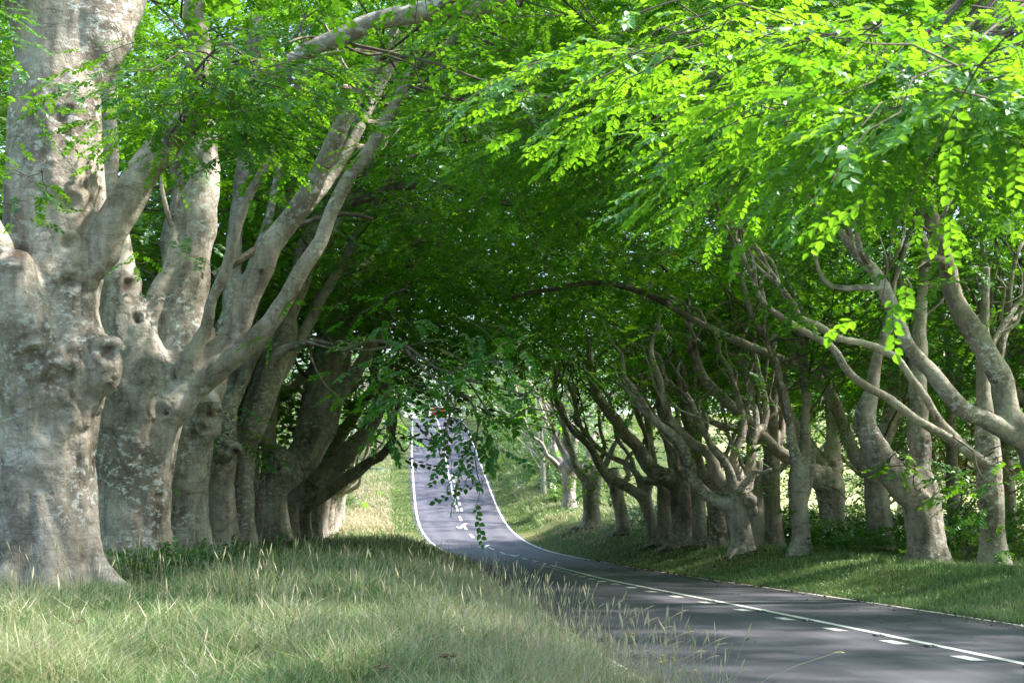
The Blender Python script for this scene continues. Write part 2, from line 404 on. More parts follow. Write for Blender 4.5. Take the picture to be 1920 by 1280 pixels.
class Tree: pass
TREES = []
def px_chain(pts, d, dd=(0, 0)):
    out = []; n = len(pts)
    for k, q in enumerate(pts):
        dk = d+dd[0]+(dd[1]-dd[0])*k/max(1, n-1)
        a = P(q[0], q[1], dk); out.append([*a, q[2]*dk/F])
    return np.array(out)
def build_tree(d, label, chains, voxel=.05, knots=(), burls=(), cuts=(), roots=6, flute=.05, group='beeches lining the road', seed=0, name='beech_tree', world=None, smooth=6):
    """chains: (kind, points, (depth offset at start, at end)); kind 'trunk' or 'limb'"""
    r_ = np.random.default_rng(1000+seed)
    C = world if world is not None else [(k, px_chain(p, d, dd)) for k, p, dd in chains]
    bx, by = C[0][1][0][:2]; g = gz(bx, by); r0 = C[0][1][min(2, len(C[0][1])-1)][3]
    base = np.array([bx, by, g])
    C[0] = (C[0][0], np.vstack([[bx, by, g-.5, C[0][1][0][3]*1.02], C[0][1][C[0][1][:, 2] > g-.2] if (C[0][1][:, 2] > g-.2).sum() > 1 else C[0][1]]))
    allc = []
    if world is None:
        for q in range(1, len(C)):
            c = C[q][1]; prev = np.vstack([catmull(C[j][1], step=.2) for j in range(q)]); dv = np.linalg.norm(prev[:, :3]-c[0, :3], axis=1)
            n_ = prev[dv.argmin()]; dirn = c[1, :3]-c[0, :3]; dirn /= np.linalg.norm(dirn)
            a = n_[:3]-dirn*n_[3]*.45; rr = min(c[0, 3]*.8, n_[3]*.6)
            C[q] = (C[q][0], np.vstack([[*a, rr], c]))
    for k, c in C:
        cc = catmull(c, step=.25); cc[:, 3] = np.maximum(cc[:, 3], voxel*1.35)
        # slow wander so that no limb is a straight pipe
        if k == 'limb':
            s = np.arange(len(cc))[:, None]*np.array([[.22, .22, .22]])+r_.uniform(0, 99, 3)
            w = np.stack([vnoise(s+9*q, seed) for q in range(3)], 1)*np.minimum(1, np.arange(len(cc))/6)[:, None]
            cc[:, :3] += w*np.minimum(cc[:, 3:4]*.45, .12)
            cc[:, 3] *= 1+.10*vnoise(s*1.7+50, seed+3)
            fl = np.exp(-np.arange(len(cc))*.25/(cc[0, 3]*2.2)); cc[:, 3] *= 1+(.10*fl if world is None else .4*fl)
        allc.append((k, cc))
    for q in range(roots):
        a = q*2*np.pi/roots+r_.uniform(-.4, .4); e = np.array([np.cos(a), np.sin(a)]); ln = r_.uniform(.8, 1.15)
        rt = np.array([[bx+e[0]*r0*.45, by+e[1]*r0*.45, g+r0*1.9, r0*.32], [bx+e[0]*r0*.85*ln, by+e[1]*r0*.85*ln, g+r0*.65, r0*.30],
                       [bx+e[0]*r0*1.25*ln, by+e[1]*r0*1.25*ln, g+r0*.18, r0*.24], [bx+e[0]*r0*2.0*ln, by+e[1]*r0*2.0*ln, g-.2, r0*.17]])
        allc.append(('trunk', catmull(rt, step=.15)))
    m = MB()
    for k, c in allc:
        V, Qs, T = tube(c, 14); n0 = m.n; m.add(V, Qs); m.F.append(T+n0); m.M.append(np.zeros(len(T))); m.T.append(np.zeros(len(T)))
    for (px, py, dd, rp, sq) in burls:
        dk = d+dd; c = P(px, py, dk); rr = rp*dk/F
        th = np.linspace(0, np.pi, 9); ph = np.linspace(0, 2*np.pi, 14, endpoint=False)
        S = np.array([[np.sin(a)*np.cos(b), np.sin(a)*np.sin(b), np.cos(a)*sq] for a in th for b in ph])*rr+c
        i = np.arange(9*14).reshape(9, 14); j = np.roll(i, -1, 1)
        m.add(S, np.stack([i[:-1], i[1:], j[1:], j[:-1]], -1).reshape(-1, 4))
    o = bpy.data.objects.new('tmp', m.mesh('tmp', [])); link(o)
    md = o.modifiers.new('r', 'REMESH'); md.mode = 'VOXEL'; md.voxel_size = voxel
    ms = o.modifiers.new('s', 'SMOOTH'); ms.iterations = smooth; ms.factor = .5
    dg = bpy.context.evaluated_depsgraph_get(); ev = o.evaluated_get(dg)
    me = bpy.data.meshes.new_from_object(ev)
    bpy.data.objects.remove(o)
    nv = len(me.vertices); V = np.empty(nv*3, np.float32); me.vertices.foreach_get('co', V); V = V.reshape(-1, 3).astype(float)
    Nn = np.empty(nv*3, np.float32); me.vertices.foreach_get('normal', Nn); Nn = Nn.reshape(-1, 3).astype(float)
    # which chain each vertex belongs to, and the local radius
    best = np.full(nv, 1e9); own = np.zeros(nv, int); rad = np.full(nv, .1); kid = [k for k, _ in allc]
    for ci, (k, c) in enumerate(allc):
        cs = c[::2] if len(c) > 8 else c
        for s0 in range(0, nv, 20000):
            vv = V[s0:s0+20000]
            D = np.linalg.norm(vv[:, None]-cs[None, :, :3], axis=2)-cs[None, :, 3]
            jm = D.argmin(1); dm = D[np.arange(len(vv)), jm]
            b = best[s0:s0+20000]; up = dm < b
            b[up] = dm[up]; own[s0:s0+20000][up] = ci; rad[s0:s0+20000][up] = cs[jm[up], 3]
    # fluting, lumps and small irregularities
    amp = np.minimum(rad, .9)
    disp = amp*flute*1.5*fbm(V*np.array([2.0, 2.0, .45])/np.clip(r0, .4, 1)+seed*7, 3, seed)+amp*flute*1.1*fbm(V*np.array([1.6, 1.6, 1.8])+seed*3, 3, seed+5)+.010*fbm(V*7, 2, seed+9)
    disp -= amp*flute*1.6*np.clip(.22-np.abs(fbm(V*np.array([1.9, 1.9, 1.0])+33+seed, 2, seed+21)), 0, .22)/.22*np.exp(-((V[:, 2]-g-2.6)/2.2)**2)
    hol = np.zeros(nv)
    VP = V.copy()
    ppx, ppy = proj(VP)
    for (kx, ky, kr, depth, ring) in knots:
        kan = r_.uniform(-.6, .6); kas = r_.uniform(.72, 1.25); kux = (ppx-kx)*math.cos(kan)+(ppy-ky)*math.sin(kan); kuy = (ppy-ky)*math.cos(kan)-(ppx-kx)*math.sin(kan)
        q = np.hypot(kux*kas, kuy)/kr; brow = .35+.65*np.clip(.5-kuy/(kr*q+1e-3)*.7+.35*np.sin(kux/kr*2.3+kx), 0, 1)
        front = (Nn[:, 1] < .15) & (q < 3.2)
        if not front.any(): continue
        ymin = VP[front][:, 1].min(); front &= VP[:, 1] < ymin+rad+.6
        rm = kr*d/F; q = q*(1+.55*fbm(VP*.9/rm+kx, 3, 77))
        disp = disp+np.where(front, rm*(brow*(.62*ring*np.exp(-((q-1)/.34)**2)+.24*ring*np.exp(-((q-1.75)/.24)**2)+.10*ring*np.exp(-((q-2.4)/.2)**2))-.95*depth*np.exp(-(q/.62)**2)), 0)
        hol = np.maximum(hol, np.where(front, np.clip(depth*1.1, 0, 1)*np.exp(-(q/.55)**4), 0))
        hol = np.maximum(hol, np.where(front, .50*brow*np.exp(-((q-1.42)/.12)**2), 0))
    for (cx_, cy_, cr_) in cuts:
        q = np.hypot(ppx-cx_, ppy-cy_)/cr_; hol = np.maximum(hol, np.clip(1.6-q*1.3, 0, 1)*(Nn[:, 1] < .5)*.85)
    V += Nn*disp[:, None]
    # split into trunk and limbs along the fused surface, keeping smooth normals across the joins
    me.vertices.foreach_set('co', V.astype(np.float32).ravel()); me.update()
    me.vertices.foreach_get('normal', (tmpn := np.empty(nv*3, np.float32))); Nn = tmpn.reshape(-1, 3)
    npol = len(me.polygons); lv = np.empty(len(me.loops), np.int32); me.loops.foreach_get('vertex_index', lv)
    lt = np.empty(npol, np.int32); me.polygons.foreach_get('loop_total', lt); ls = np.empty(npol, np.int32); me.polygons.foreach_get('loop_start', ls)
    pown = np.array([own[lv[ls]]]).ravel()
    pown = np.where(np.array([kid[i] == 'trunk' for i in range(len(kid))])[pown], -1, pown)
    root = empty(name, base); tag(root, label, 'tree', group)
    t = Tree(); t.root = root; t.base = base; t.chains = allc; t.trunk_r = r0; t.pads = []
    for ci in np.unique(pown):
        f = np.where(pown == ci)[0]
        if ci >= 0 and len(f) < 20: continue
        li = np.concatenate([lv[ls[k]:ls[k]+lt[k]] for k in f]) if not (lt == 4).all() else lv[(ls[f][:, None]+np.arange(4)).ravel()]
        uv, inv = np.unique(li, return_inverse=True)
        tt = lt[f]; st = np.concatenate([[0], np.cumsum(tt)[:-1]])
        nm = 'trunk' if ci < 0 else 'limb'
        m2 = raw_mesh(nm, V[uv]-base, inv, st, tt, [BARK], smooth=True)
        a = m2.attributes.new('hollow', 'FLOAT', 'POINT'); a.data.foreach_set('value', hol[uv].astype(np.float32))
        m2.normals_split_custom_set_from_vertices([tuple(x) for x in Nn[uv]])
        link(bpy.data.objects.new(nm, m2), root)
    bpy.data.meshes.remove(me)
    TREES.append(t); return t
def auto_chains(px, d, r, seed, bole=3.4, lean=(0, 0), limbs=5, rise=7.0, road=1, x=None):
    r_ = np.random.default_rng(seed+500)
    x = (px-CX)/F*d if x is None else x; g = gz(x, d)
    b = bole*r_.uniform(.9, 1.1)
    tr = [[x, d, g, r*1.3], [x, d, g+.5, r*1.05], [x+lean[0]*.4, d+lean[1]*.4, g+b*.5, r*.92], [x+lean[0], d+lean[1], g+b, r*1.08], [x+lean[0]*1.3, d+lean[1], g+b+.7, r*.8]]
    C = [('trunk', np.array(tr))]
    for k in range(limbs):
        a = (k+r_.uniform(-.3, .3))*2*np.pi/limbs
        e = np.array([np.cos(a)*1.0+.55*road, np.sin(a)*.8]); e /= max(.6, np.linalg.norm(e))
        rr = r*r_.uniform(.36, .55); hh = rise*r_.uniform(.8, 1.15); reach = r_.uniform(2.2, 4.2)
        s = np.array([x+lean[0]+e[0]*r*.3, d+lean[1]+e[1]*r*.3, g+b*r_.uniform(.82, 1.0)])
        pts = []
        for q in np.linspace(0, 1, 7):
            w = r_.normal(0, .16, 3)*(q > 0)
            pts.append([s[0]+e[0]*reach*q**.8+w[0], s[1]+e[1]*reach*q**.8+w[1], s[2]+hh*(.35*q+.65*q**1.5)+w[2]*.5, rr*(1-.72*q)])
        C.append(('limb', np.array(pts)))
    return C

# ---- left row -------------------------------------------------------------------------------
build_tree(26.4, 'massive pale old beech with knots and bulges at the left edge', [
  ('trunk', [(85,1125,128),(82,1060,112),(78,980,106),(74,880,104),(80,800,104),(88,720,112),(92,660,112),(86,600,104),(92,520,98),(100,440,92),(104,350,92),(103,250,86),(105,160,82),(112,70,72),(118,-40,50)], (0,0)),
  ('limb', [(118,195,48),(150,110,60),(178,50,63),(205,0,62),(240,-80,58),(270,-160,54),(320,-320,50),(370,-560,40)], (0,.8)),
  ('limb', [(88,130,40),(70,20,56),(45,-70,54),(10,-200,48),(-40,-420,38)], (0,-.5)),
  ('limb', [(176,498,26),(196,448,36),(220,398,33),(252,338,30),(300,280,29),(335,240,27),(362,218,24),(400,192,17),(470,150,15),(545,112,15),(620,74,17),(700,36,18),(790,16,19),(850,12,18),(908,4,17),(990,-45,13)], (-.2,-1.2)),
  ('limb', [(72,740,40),(54,660,56),(42,585,48),(37,525,38),(36,480,29)], (-.45,-1.3)),
  ('limb', [(50,600,36),(5,500,38),(-30,440,34),(-80,360,28)], (-.6,-1.2)),
 ], .042, knots=[(126,380,26,.25,.45),(128,455,20,.35,.4),(131,528,22,.5,.45),(112,224,26,.18,.30),(205,655,26,.7,.6),(110,712,34,.25,.45),(95,790,44,.35,.35),(62,668,30,.3,.4),(190,548,20,.3,.3),(236,312,9,.6,.4),(276,312,10,.5,.4),(180,868,9,.5,.2),(97,925,8,.4,.2)],
 burls=[(188,690,-.25,46,1.2),(200,652,-.35,34,.7),(108,795,-.60,42,1.0),(105,712,-.60,34,1.0)], cuts=[(38,474,22),(208,655,14)], seed=1, roots=7)
build_tree(34, 'broad beech fanning into smooth slanting limbs just behind the giant left trunk', [
  ('trunk', [(250,1060,92),(250,1000,76),(250,900,74),(257,820,80),(266,760,80),(268,712,70),(264,664,50),(258,612,30),(252,560,16)], (0,0)),
  ('limb', [(240,710,44.7),(232,620,41.3),(226,520,37.8),(216,430,27.5),(208,350,16.3),(206,240,13.8),(205,120,12.9),(206,-30,12.0)], (0,.6)),
  ('limb', [(312,735,47.3),(344,650,46.4),(350,590,44.7),(360,500,39.6),(370,400,34.4),(376,300,31.0),(375,220,28.4),(370,120,24.1),(366,20,20.6),(362,-120,15.5)], (.3,1.8)),
  ('limb', [(318,770,37.8),(365,722,27.5),(410,690,23.2),(452,655,20.6),(490,620,18.9),(520,580,17.2),(560,510,15.5),(600,445,14.6),(640,350,13.8),(690,290,13.8),(730,220,12.0),(768,140,10.3),(800,110,8.6),(870,60,6.9),(935,5,5.2)], (-.3,-1.5)),
  ('limb', [(372,690,27.5),(412,650,24.1),(450,595,22.4),(470,550,23.2),(500,480,23.2),(540,415,21.5),(590,338,18.9),(630,260,17.2),(660,190,14.6),(710,115,12.0),(745,40,8.6)], (-.1,-.4)),
  ('limb', [(350,700,20.6),(385,620,12.9),(402,560,11.2),(425,500,10.3),(445,425,9.5),(480,345,8.6),(510,290,7.7),(540,215,6.9),(560,140,5.2)], (-.4,-1.8)),
  ('limb', [(510,470,12.9),(560,405,11.2),(612,345,10.3),(645,295,10.3),(680,230,9.5),(720,150,7.7)], (-.1,1.0)),
  ('limb', [(262,690,25.8),(300,560,18.9),(325,490,13.8),(332,430,10.3),(336,350,7.7)], (.1,.8)),
 ], .042, knots=[(300,770,18,.35,.4),(312,776,8,.9,.4),(243,538,17,.3,.5),(258,598,13,.8,.5),(242,845,24,.2,.35),(490,512,8,.8,.4),(300,930,12,.3,.2),(232,745,20,.25,.35)],
 burls=[(302,776,-.50,24,1.0),(242,845,-.50,32,.9)], cuts=[(240,536,15),(286,788,6)], seed=2)
build_tree(43, 'dark shaded beech with gnarled hanging stubs, third trunk of the left row', [
  ('trunk', [(350,1045,56),(350,980,44),(353,900,40),(358,830,42),(372,760,42),(385,720,34)], (0,0)),
  ('limb', [(395,740,24),(415,690,18),(428,620,16),(436,540,15),(440,450,15),(455,340,17),(468,200,16),(482,60,15),(500,-40,12)], (0,1)),
  ('limb', [(365,760,22),(392,742,16),(408,760,10),(412,770,7)], (-.4,-.8)),
  ('limb', [(392,710,15),(418,650,12.5),(468,550,11),(525,455,10),(590,360,9),(645,275,8),(700,180,6)], (-.2,1)),
  ('limb', [(385,720,13),(405,640,11),(470,500,9),(510,380,8),(530,250,7),(545,120,6)], (.2,.6)),
  ('limb', [(360,750,26),(330,640,20),(318,500,18),(330,380,14),(345,250,10)], (.6,1.5)),
 ], .045, knots=[(380,800,14,.6,.5),(360,820,16,.5,.4),(395,775,12,.7,.4)], burls=[(382,800,-.38,20,1.5),(400,800,-.25,16,1.6),(345,780,-.32,22,1.3)], seed=3)
build_tree(49, 'grey beech with a torn hollow stub, fourth trunk of the left row', [
  ('trunk', [(416,1048,44),(414,980,31),(413,900,29),(415,840,31),(420,790,25),(425,740,18)], (0,0)),
  ('limb', [(420,800,22),(424,740,17),(427,660,15),(430,560,14),(438,430,12)], (.3,1.2)),
  ('limb', [(420,850,18),(436,838,14),(446,842,9)], (-.6,-.9)),
  ('limb', [(424,780,15),(462,690,12),(515,600,11),(568,520,10),(622,430,9),(680,340,7),(730,250,5)], (0,1)),
  ('limb', [(424,770,13),(445,660,11),(490,540,9),(520,420,8),(560,300,6)], (.3,1)),
 ], .045, knots=[(418,838,13,.5,.5),(440,848,10,.9,.5)], burls=[(418,838,-.5,19,.9)], cuts=[(442,846,9)], seed=4)
build_tree(50.5, 'slim pale beech whose single limb sweeps up rightward, fifth trunk of the left row', [
  ('trunk', [(462,1046,28),(459,980,20),(459,900,19),(462,840,21),(470,795,25)], (0,0)),
  ('limb', [(466,820,24),(478,775,27),(500,725,27),(517,680,26),(533,620,25),(550,550,21),(575,470,17),(610,390,14),(640,300,10)], (0,-.6)),
  ('limb', [(500,740,14),(555,645,12),(605,560,10.5),(650,478,9),(695,395,7.5),(740,320,5)], (0,1)),
  ('limb', [(480,770,16),(500,700,13),(525,660,10),(560,645,7),(600,640,5),(640,655,4)], (-.4,-2)),
 ], .045, knots=[(475,800,9,.5,.5)], seed=5, roots=5)
build_tree(60, 'dark stemmed beech with a round open knot and one thick upright limb', [
  ('trunk', [(520,1042,38),(514,980,30),(513,920,29),(524,880,31),(545,850,30)], (0,0)),
  ('limb', [(530,900,24),(565,862,32),(590,810,36),(608,750,35),(620,690,33),(630,620,31),(645,560,25),(668,515,20),(695,480,15)], (0,.6)),
  ('limb', [(515,890,18),(505,820,14),(515,720,12),(540,600,11),(560,480,9)], (.2,1)),
  ('limb', [(600,800,16),(650,720,14),(700,640,12),(742,560,10),(775,480,8)], (-.2,-1)),
  ('limb', [(640,570,14),(626,520,12),(616,460,10),(610,380,8)], (.4,1)),
 ], .05, knots=[(521,880,13,.9,.7),(503,850,9,.9,.5)], burls=[(521,880,-.5,17,1.0)], seed=6)
build_tree(68, 'beech with a long low limb leaning out over the left verge', [
  ('trunk', [(549,1038,25),(546,990,16),(546,940,15),(552,915,15)], (0,0)),
  ('limb', [(548,935,15),(580,908,20),(626,880,19),(660,842,17),(690,804,14),(712,765,12),(730,700,9)], (-.3,-1)),
  ('limb', [(550,920,12),(560,840,10),(575,740,9),(600,640,8),(640,520,6)], (.2,.6)),
 ], .055, seed=7)
build_tree(75, 'beech whose dark lower limb curves up toward the sunlit verge', [
  ('trunk', [(573,1030,20),(571,985,14),(571,945,14),(578,925,14)], (0,0)),
  ('limb', [(575,950,12),(600,930,15),(638,905,14),(680,878,11),(712,855,9),(730,830,7),(742,790,5)], (-.3,-1.5)),
  ('limb', [(580,930,11),(610,860,12),(650,800,12),(690,740,10),(705,690,8),(712,640,6)], (0,1)),
 ], .055, seed=8)
farL = [(590,81.5,.40,'slender beech in the left row just past the curving lower limb'),(603,87,.40,'sixth beech from the far end of the left row, thin trunk'),(614,92,.38,'shaded thin beech near the far end of the left row'),(622,97,.36,'pale thin beech, third from the far end of the left row'),(630,101,.36,'last but one beech of the left row beside the bright straw patch'),(637,105,.36,'end beech of the left row against the bright straw patch')]
for i, (px, d, r, lb) in enumerate(farL):
    build_tree(d, lb, None, .06, seed=20+i, roots=4, world=auto_chains(px, d, r, i, 3.0, (.25, 0), 4, 6, 1))

# ---- right rows -----------------------------------------------------------------------------
build_tree(39, 'stout right beech forking low into a heavy left limb, large flared foot', [
  ('trunk', [(1742,1068,50),(1738,1025,38),(1731,975,35),(1726,940,37),(1718,905,38),(1712,880,30)], (0,0)),
  ('limb', [(1716,930,32),(1692,905,30),(1668,880,28),(1645,848,27),(1630,815,23),(1626,780,20),(1632,735,16),(1640,690,12),(1652,640,9),(1668,580,7),(1680,520,5)], (-.2,-.4)),
  ('limb', [(1722,920,28),(1728,844,22),(1726,787,19),(1725,722,17),(1724,661,15),(1724,612,13),(1728,540,10),(1735,460,8)], (.1,.8)),
 ], .045, knots=[(1708,938,10,.3,.5),(1735,935,10,.3,.5),(1738,830,8,.6,.4)], burls=[(1706,938,-.45,13,.8),(1728,932,-.45,15,.7),(1612,798,-.1,14,1.2)], seed=31, roots=7)
build_tree(38, 'slim right beech with two thin wavy limbs reaching far over the road', [
  ('trunk', [(1864,1070,36),(1862,1010,25),(1858,930,24),(1854,870,24),(1850,820,23),(1846,760,15),(1843,700,13),(1844,640,11),(1846,580,9),(1850,500,7)], (0,0)),
  ('limb', [(1848,868,12),(1818,850,10),(1766,812,9.5),(1709,779,9),(1668,751,8.5),(1619,722,8),(1579,682,8),(1554,649,7.5),(1493,613,7),(1449,584,6.5),(1425,555,6),(1400,500,5),(1372,450,4)], (-.2,-2)),
  ('limb', [(1848,872,11),(1798,828,9.5),(1766,796,9),(1737,747,8.5),(1709,710,8),(1684,674,8),(1644,653,8),(1611,641,7),(1575,633,7),(1538,613,7),(1497,597,6),(1489,572,6),(1477,555,5),(1450,515,5),(1418,468,4)], (-.1,-1)),
  ('limb', [(1846,760,9),(1859,661,7),(1871,629,6.5),(1890,600,6),(1908,572,5),(1932,540,4)], (.1,.4)),
  ('limb', [(1846,720,7),(1872,690,6),(1880,640,6),(1895,600,5),(1892,560,5),(1900,500,4)], (.3,1)),
 ], .036, seed=32, roots=6, flute=.04, knots=[(1870,1000,8,.2,.3)])
build_tree(32, 'near beech off the right edge sending two thick pale curved limbs into view', [
  ('trunk', [(2030,1130,75),(2025,1060,58),(2018,980,52),(2010,920,50),(2000,880,46)], (0,0)),
  ('limb', [(2000,940,40),(1955,880,34),(1935,850,32),(1898,796,27),(1887,743,22),(1871,702,22),(1843,658,22),(1812,609,20),(1790,560,18),(1775,510,17),(1758,450,15),(1745,390,13),(1738,330,10)], (0,-1)),
  ('limb', [(1960,870,26),(1925,835,21),(1890,812,18),(1839,783,18),(1806,763,17),(1778,735,16),(1745,690,14.5),(1713,657,13.5),(1693,621,13.5),(1668,568,13),(1640,510,12),(1600,470,10),(1560,415,7)], (-.1,-2)),
  ('limb', [(2015,900,40),(2040,780,34),(2060,620,30),(2060,450,24),(2040,250,18)], (0,.5)),
  ('limb', [(2040,760,18),(1990,600,14),(1960,450,12),(1930,300,10),(1900,150,8)], (.2,-1.5)),
 ], .042, seed=33, knots=[(1832,620,12,.2,.5),(1770,468,5,.8,.5)])
build_tree(54, 'right beech with a long sweeping left limb and pale lit foot', [
  ('trunk', [(1568,1038,40),(1564,1000,27),(1560,955,25),(1557,915,28),(1552,890,26)], (0,0)),
  ('limb', [(1556,915,24),(1538,895,22),(1505,865,14.5),(1480,855,13),(1453,838,12.5),(1425,815,12.5),(1400,787,12),(1362,748,11),(1325,715,10),(1303,660,8),(1290,600,6)], (-.2,-1)),
  ('limb', [(1545,890,18),(1522,844,14),(1490,800,12),(1477,763,10),(1455,705,8),(1440,640,7)], (.1,1.5)),
  ('limb', [(1557,900,22),(1562,850,18),(1562,804,14),(1556,750,12),(1550,700,10),(1545,630,8)], (.2,1)),
  ('limb', [(1462,848,10),(1424,822,8.5),(1390,808,7.5),(1352,797,7),(1311,775,6.5),(1285,749,6),(1255,715,5)], (-.5,-1.5)),
 ], .048, seed=34, knots=[(1560,870,8,.5,.4)], roots=6)
build_tree(50.5, 'straight right beech standing behind the low forked one, fluted grey bole', [
  ('trunk', [(1653,1040,32),(1652,1000,24.5),(1646,950,23),(1641,910,22),(1648,850,19),(1664,800,15),(1675,740,14),(1676,690,12),(1680,630,9)], (0,0)),
  ('limb', [(1640,900,14),(1605,850,13),(1580,800,12),(1560,745,12),(1542,722,11),(1520,700,10.5),(1481,682,9.5),(1440,665,9),(1400,649,8.5),(1350,625,8),(1300,600,7),(1250,568,6)], (0,-1)),
  ('limb', [(1660,830,10),(1690,760,8),(1700,690,7),(1712,620,6)], (0,.6)),
 ], .045, seed=35)
build_tree(47, 'dark slender beech with small fork set forward on the right verge', [
  ('trunk', [(1498,1054,29),(1502,1005,19),(1498,955,18),(1497,905,20),(1500,870,17)], (0,0)),
  ('limb', [(1502,950,10),(1514,925,9),(1520,890,8),(1526,840,6)], (.1,.4)),
  ('limb', [(1499,890,13),(1506,830,11),(1512,770,9),(1508,700,8),(1500,620,7)], (.1,1)),
  ('limb', [(1497,890,11),(1484,830,10),(1478,770,8),(1462,700,7),(1440,640,6),(1410,590,5)], (0,-.5)),
 ], .045, seed=36)
build_tree(56, 'thin dark upright beech between the pale many-limbed tree and the forward slender one', [
  ('trunk', [(1452,1032,24),(1451,985,16.5),(1447,930,17),(1446,890,18),(1447,850,15),(1448,790,12),(1448,720,10),(1442,650,8)], (0,0)),
  ('limb', [(1448,870,9),(1462,820,8),(1468,760,7),(1460,690,6)], (0,.5)),
  ('limb', [(1446,880,9),(1434,820,8),(1420,760,7),(1400,700,6),(1372,660,5)], (0,-.6)),
 ], .045, seed=37, roots=5)
build_tree(51.5, 'pale twisted beech with many bright contorted limbs and a burled crest', [
  ('trunk', [(1393,1047,34),(1392,1015,23),(1386,985,22),(1380,960,24),(1374,938,26)], (0,0)),
  ('limb', [(1372,945,18),(1349,940,12.5),(1324,926,11.5),(1305,908,11),(1292,887,11),(1285,854,10),(1270,820,9),(1240,801,8),(1221,782,7),(1203,749,5.5),(1190,730,4.5)], (-.2,-1.2)),
  ('limb', [(1372,935,16),(1357,908,13),(1338,872,12),(1326,850,11),(1296,831,10),(1270,805,9),(1248,767,7),(1240,715,5.5)], (0,-.3)),
  ('limb', [(1378,930,12),(1372,895,10),(1358,865,8),(1334,839,7),(1319,797,6),(1296,752,5.5)], (-.3,-1)),
  ('limb', [(1386,930,13),(1390,900,10.5),(1376,865,9),(1380,835,9),(1394,801,8),(1382,740,6.5),(1370,690,5)], (.1,.6)),
  ('limb', [(1394,930,13),(1402,900,11.5),(1406,855,10.5),(1412,820,9.5),(1431,800,8.5),(1436,760,7),(1420,700,6)], (.2,.9)),
  ('limb', [(1398,905,7),(1412,882,5),(1430,886,4.5),(1448,880,4)], (-.4,-.8)),
  ('limb', [(1409,840,8),(1420,790,7),(1410,740,6),(1395,690,5)], (.3,1)),
 ], .042, seed=38, knots=[(1405,940,9,.3,.5),(1385,930,8,.3,.5)], burls=[(1404,938,-.3,15,1.0),(1412,958,-.2,11,1.1),(1385,920,-.3,14,.8)], roots=5)
build_tree(60, 'pale beech trunk half hidden behind the twisted many-limbed tree', None, .055, seed=39, roots=4, world=auto_chains(1419, 60, .34, 39, 3.2, (0, 0), 4, 6, -1))
build_tree(62, 'squat pale beech with swollen shoulders left of the twisted tree', None, .055, seed=40, roots=5, world=auto_chains(1347, 62, .40, 40, 3.0, (-.2, 0), 4, 6, -1))
build_tree(65, 'slim leaning beech right of the thick fluted grey trunk', None, .055, seed=41, roots=4, world=auto_chains(1312, 65, .34, 41, 3.1, (-.1, 0), 4, 6, -1))
build_tree(67, 'thick fluted grey beech with a heavy limb rising left, middle of the right row', [
  ('trunk', [(1280,1030,30),(1280,985,21.5),(1279,940,22),(1276,905,25),(1270,880,22)], (0,0)),
  ('limb', [(1274,905,20),(1256,898,18),(1238,890,16),(1210,868,14),(1195,839,12.5),(1169,809,11.5),(1142,775,10.5),(1121,745,9.5),(1112,716,8),(1105,670,6)], (0,-1)),
  ('limb', [(1280,890,16),(1292,850,14),(1292,800,12),(1286,755,10),(1280,690,8)], (.2,.8)),
  ('limb', [(1268,885,13),(1256,840,10),(1243,785,9),(1235,720,7)], (.2,1)),
 ], .05, seed=42)
build_tree(73, 'dark shaded beech whose low limb arches left over the verge', [
  ('trunk', [(1229,1026,21),(1224,985,13),(1213,948,13),(1207,928,14)], (0,0)),
  ('limb', [(1209,935,13),(1196,924,10.5),(1161,906,9.5),(1142,891,8.5),(1116,854,7.5),(1101,831,6.5),(1071,805,5.5),(1050,767,5),(1040,735,4)], (0,-1)),
  ('limb', [(1208,930,9),(1196,896,7),(1180,872,6),(1157,862,5.5),(1124,842,5),(1098,812,4.5),(1075,782,4)], (.2,.4)),
  ('limb', [(1212,930,10),(1222,870,8),(1215,800,7),(1200,730,6)], (.2,.8)),
 ], .052, seed=43, roots=5)
build_tree(72, 'pale lit beech close against the right flank of the dark arching one', None, .055, seed=44, roots=5, world=auto_chains(1246, 72, .38, 44, 3.0, (0, 0), 4, 6, -1))
build_tree(84, 'lone leaning beech trunk left of the arching dark beech', None, .06, seed=45, roots=5, world=auto_chains(1169, 84, .40, 45, 3.2, (-.5, 0), 4, 6, -1))
build_tree(93, 'short twin-stemmed beech behind pale straw grass on the right verge', None, .06, seed=46, roots=5, world=auto_chains(1109, 93, .58, 46, 3.0, (0, 0), 4, 6, -1))
build_tree(104, 'beech at the foot of the far hill on the right side', None, .07, seed=47, roots=4, world=auto_chains(1067, 104, .52, 47, 3.2, (0, 0), 4, 6, -1))
build_tree(52, 'thin double-stemmed beech seen between the stout and the slim right trunks', [
  ('trunk', [(1792,1046,22),(1790,980,14),(1786,900,12),(1783,820,11),(1782,714,9),(1778,641,8),(1762,580,7),(1752,500,6)], (0,0)),
  ('limb', [(1783,760,8),(1800,700,6.5),(1806,640,6),(1800,570,5)], (0,.5)),
 ], .045, seed=48, roots=4)
# outside the frame: right beech's boughs hang in; left one unseen, blocks sky light
build_tree(14, 'near beech right of the camera, only its hanging boughs in view', None, .06, seed=49, world=auto_chains(0, 14, .6, 49, 3.6, (0, 0), 6, 7, -1, x=10.6))
build_tree(10, 'near beech left of the camera, outside the view', None, .07, seed=51, roots=5, world=auto_chains(0, 10, .7, 51, 3.6, (0, 0), 6, 7, 1, x=-13.5))
build_tree(45, 'beech of the rear right row behind the slim one with wavy limbs', None, .06, seed=50, roots=4, world=auto_chains(0, 45, .42, 50, 3.4, (0, 0), 5, 6, -1, x=17.0))

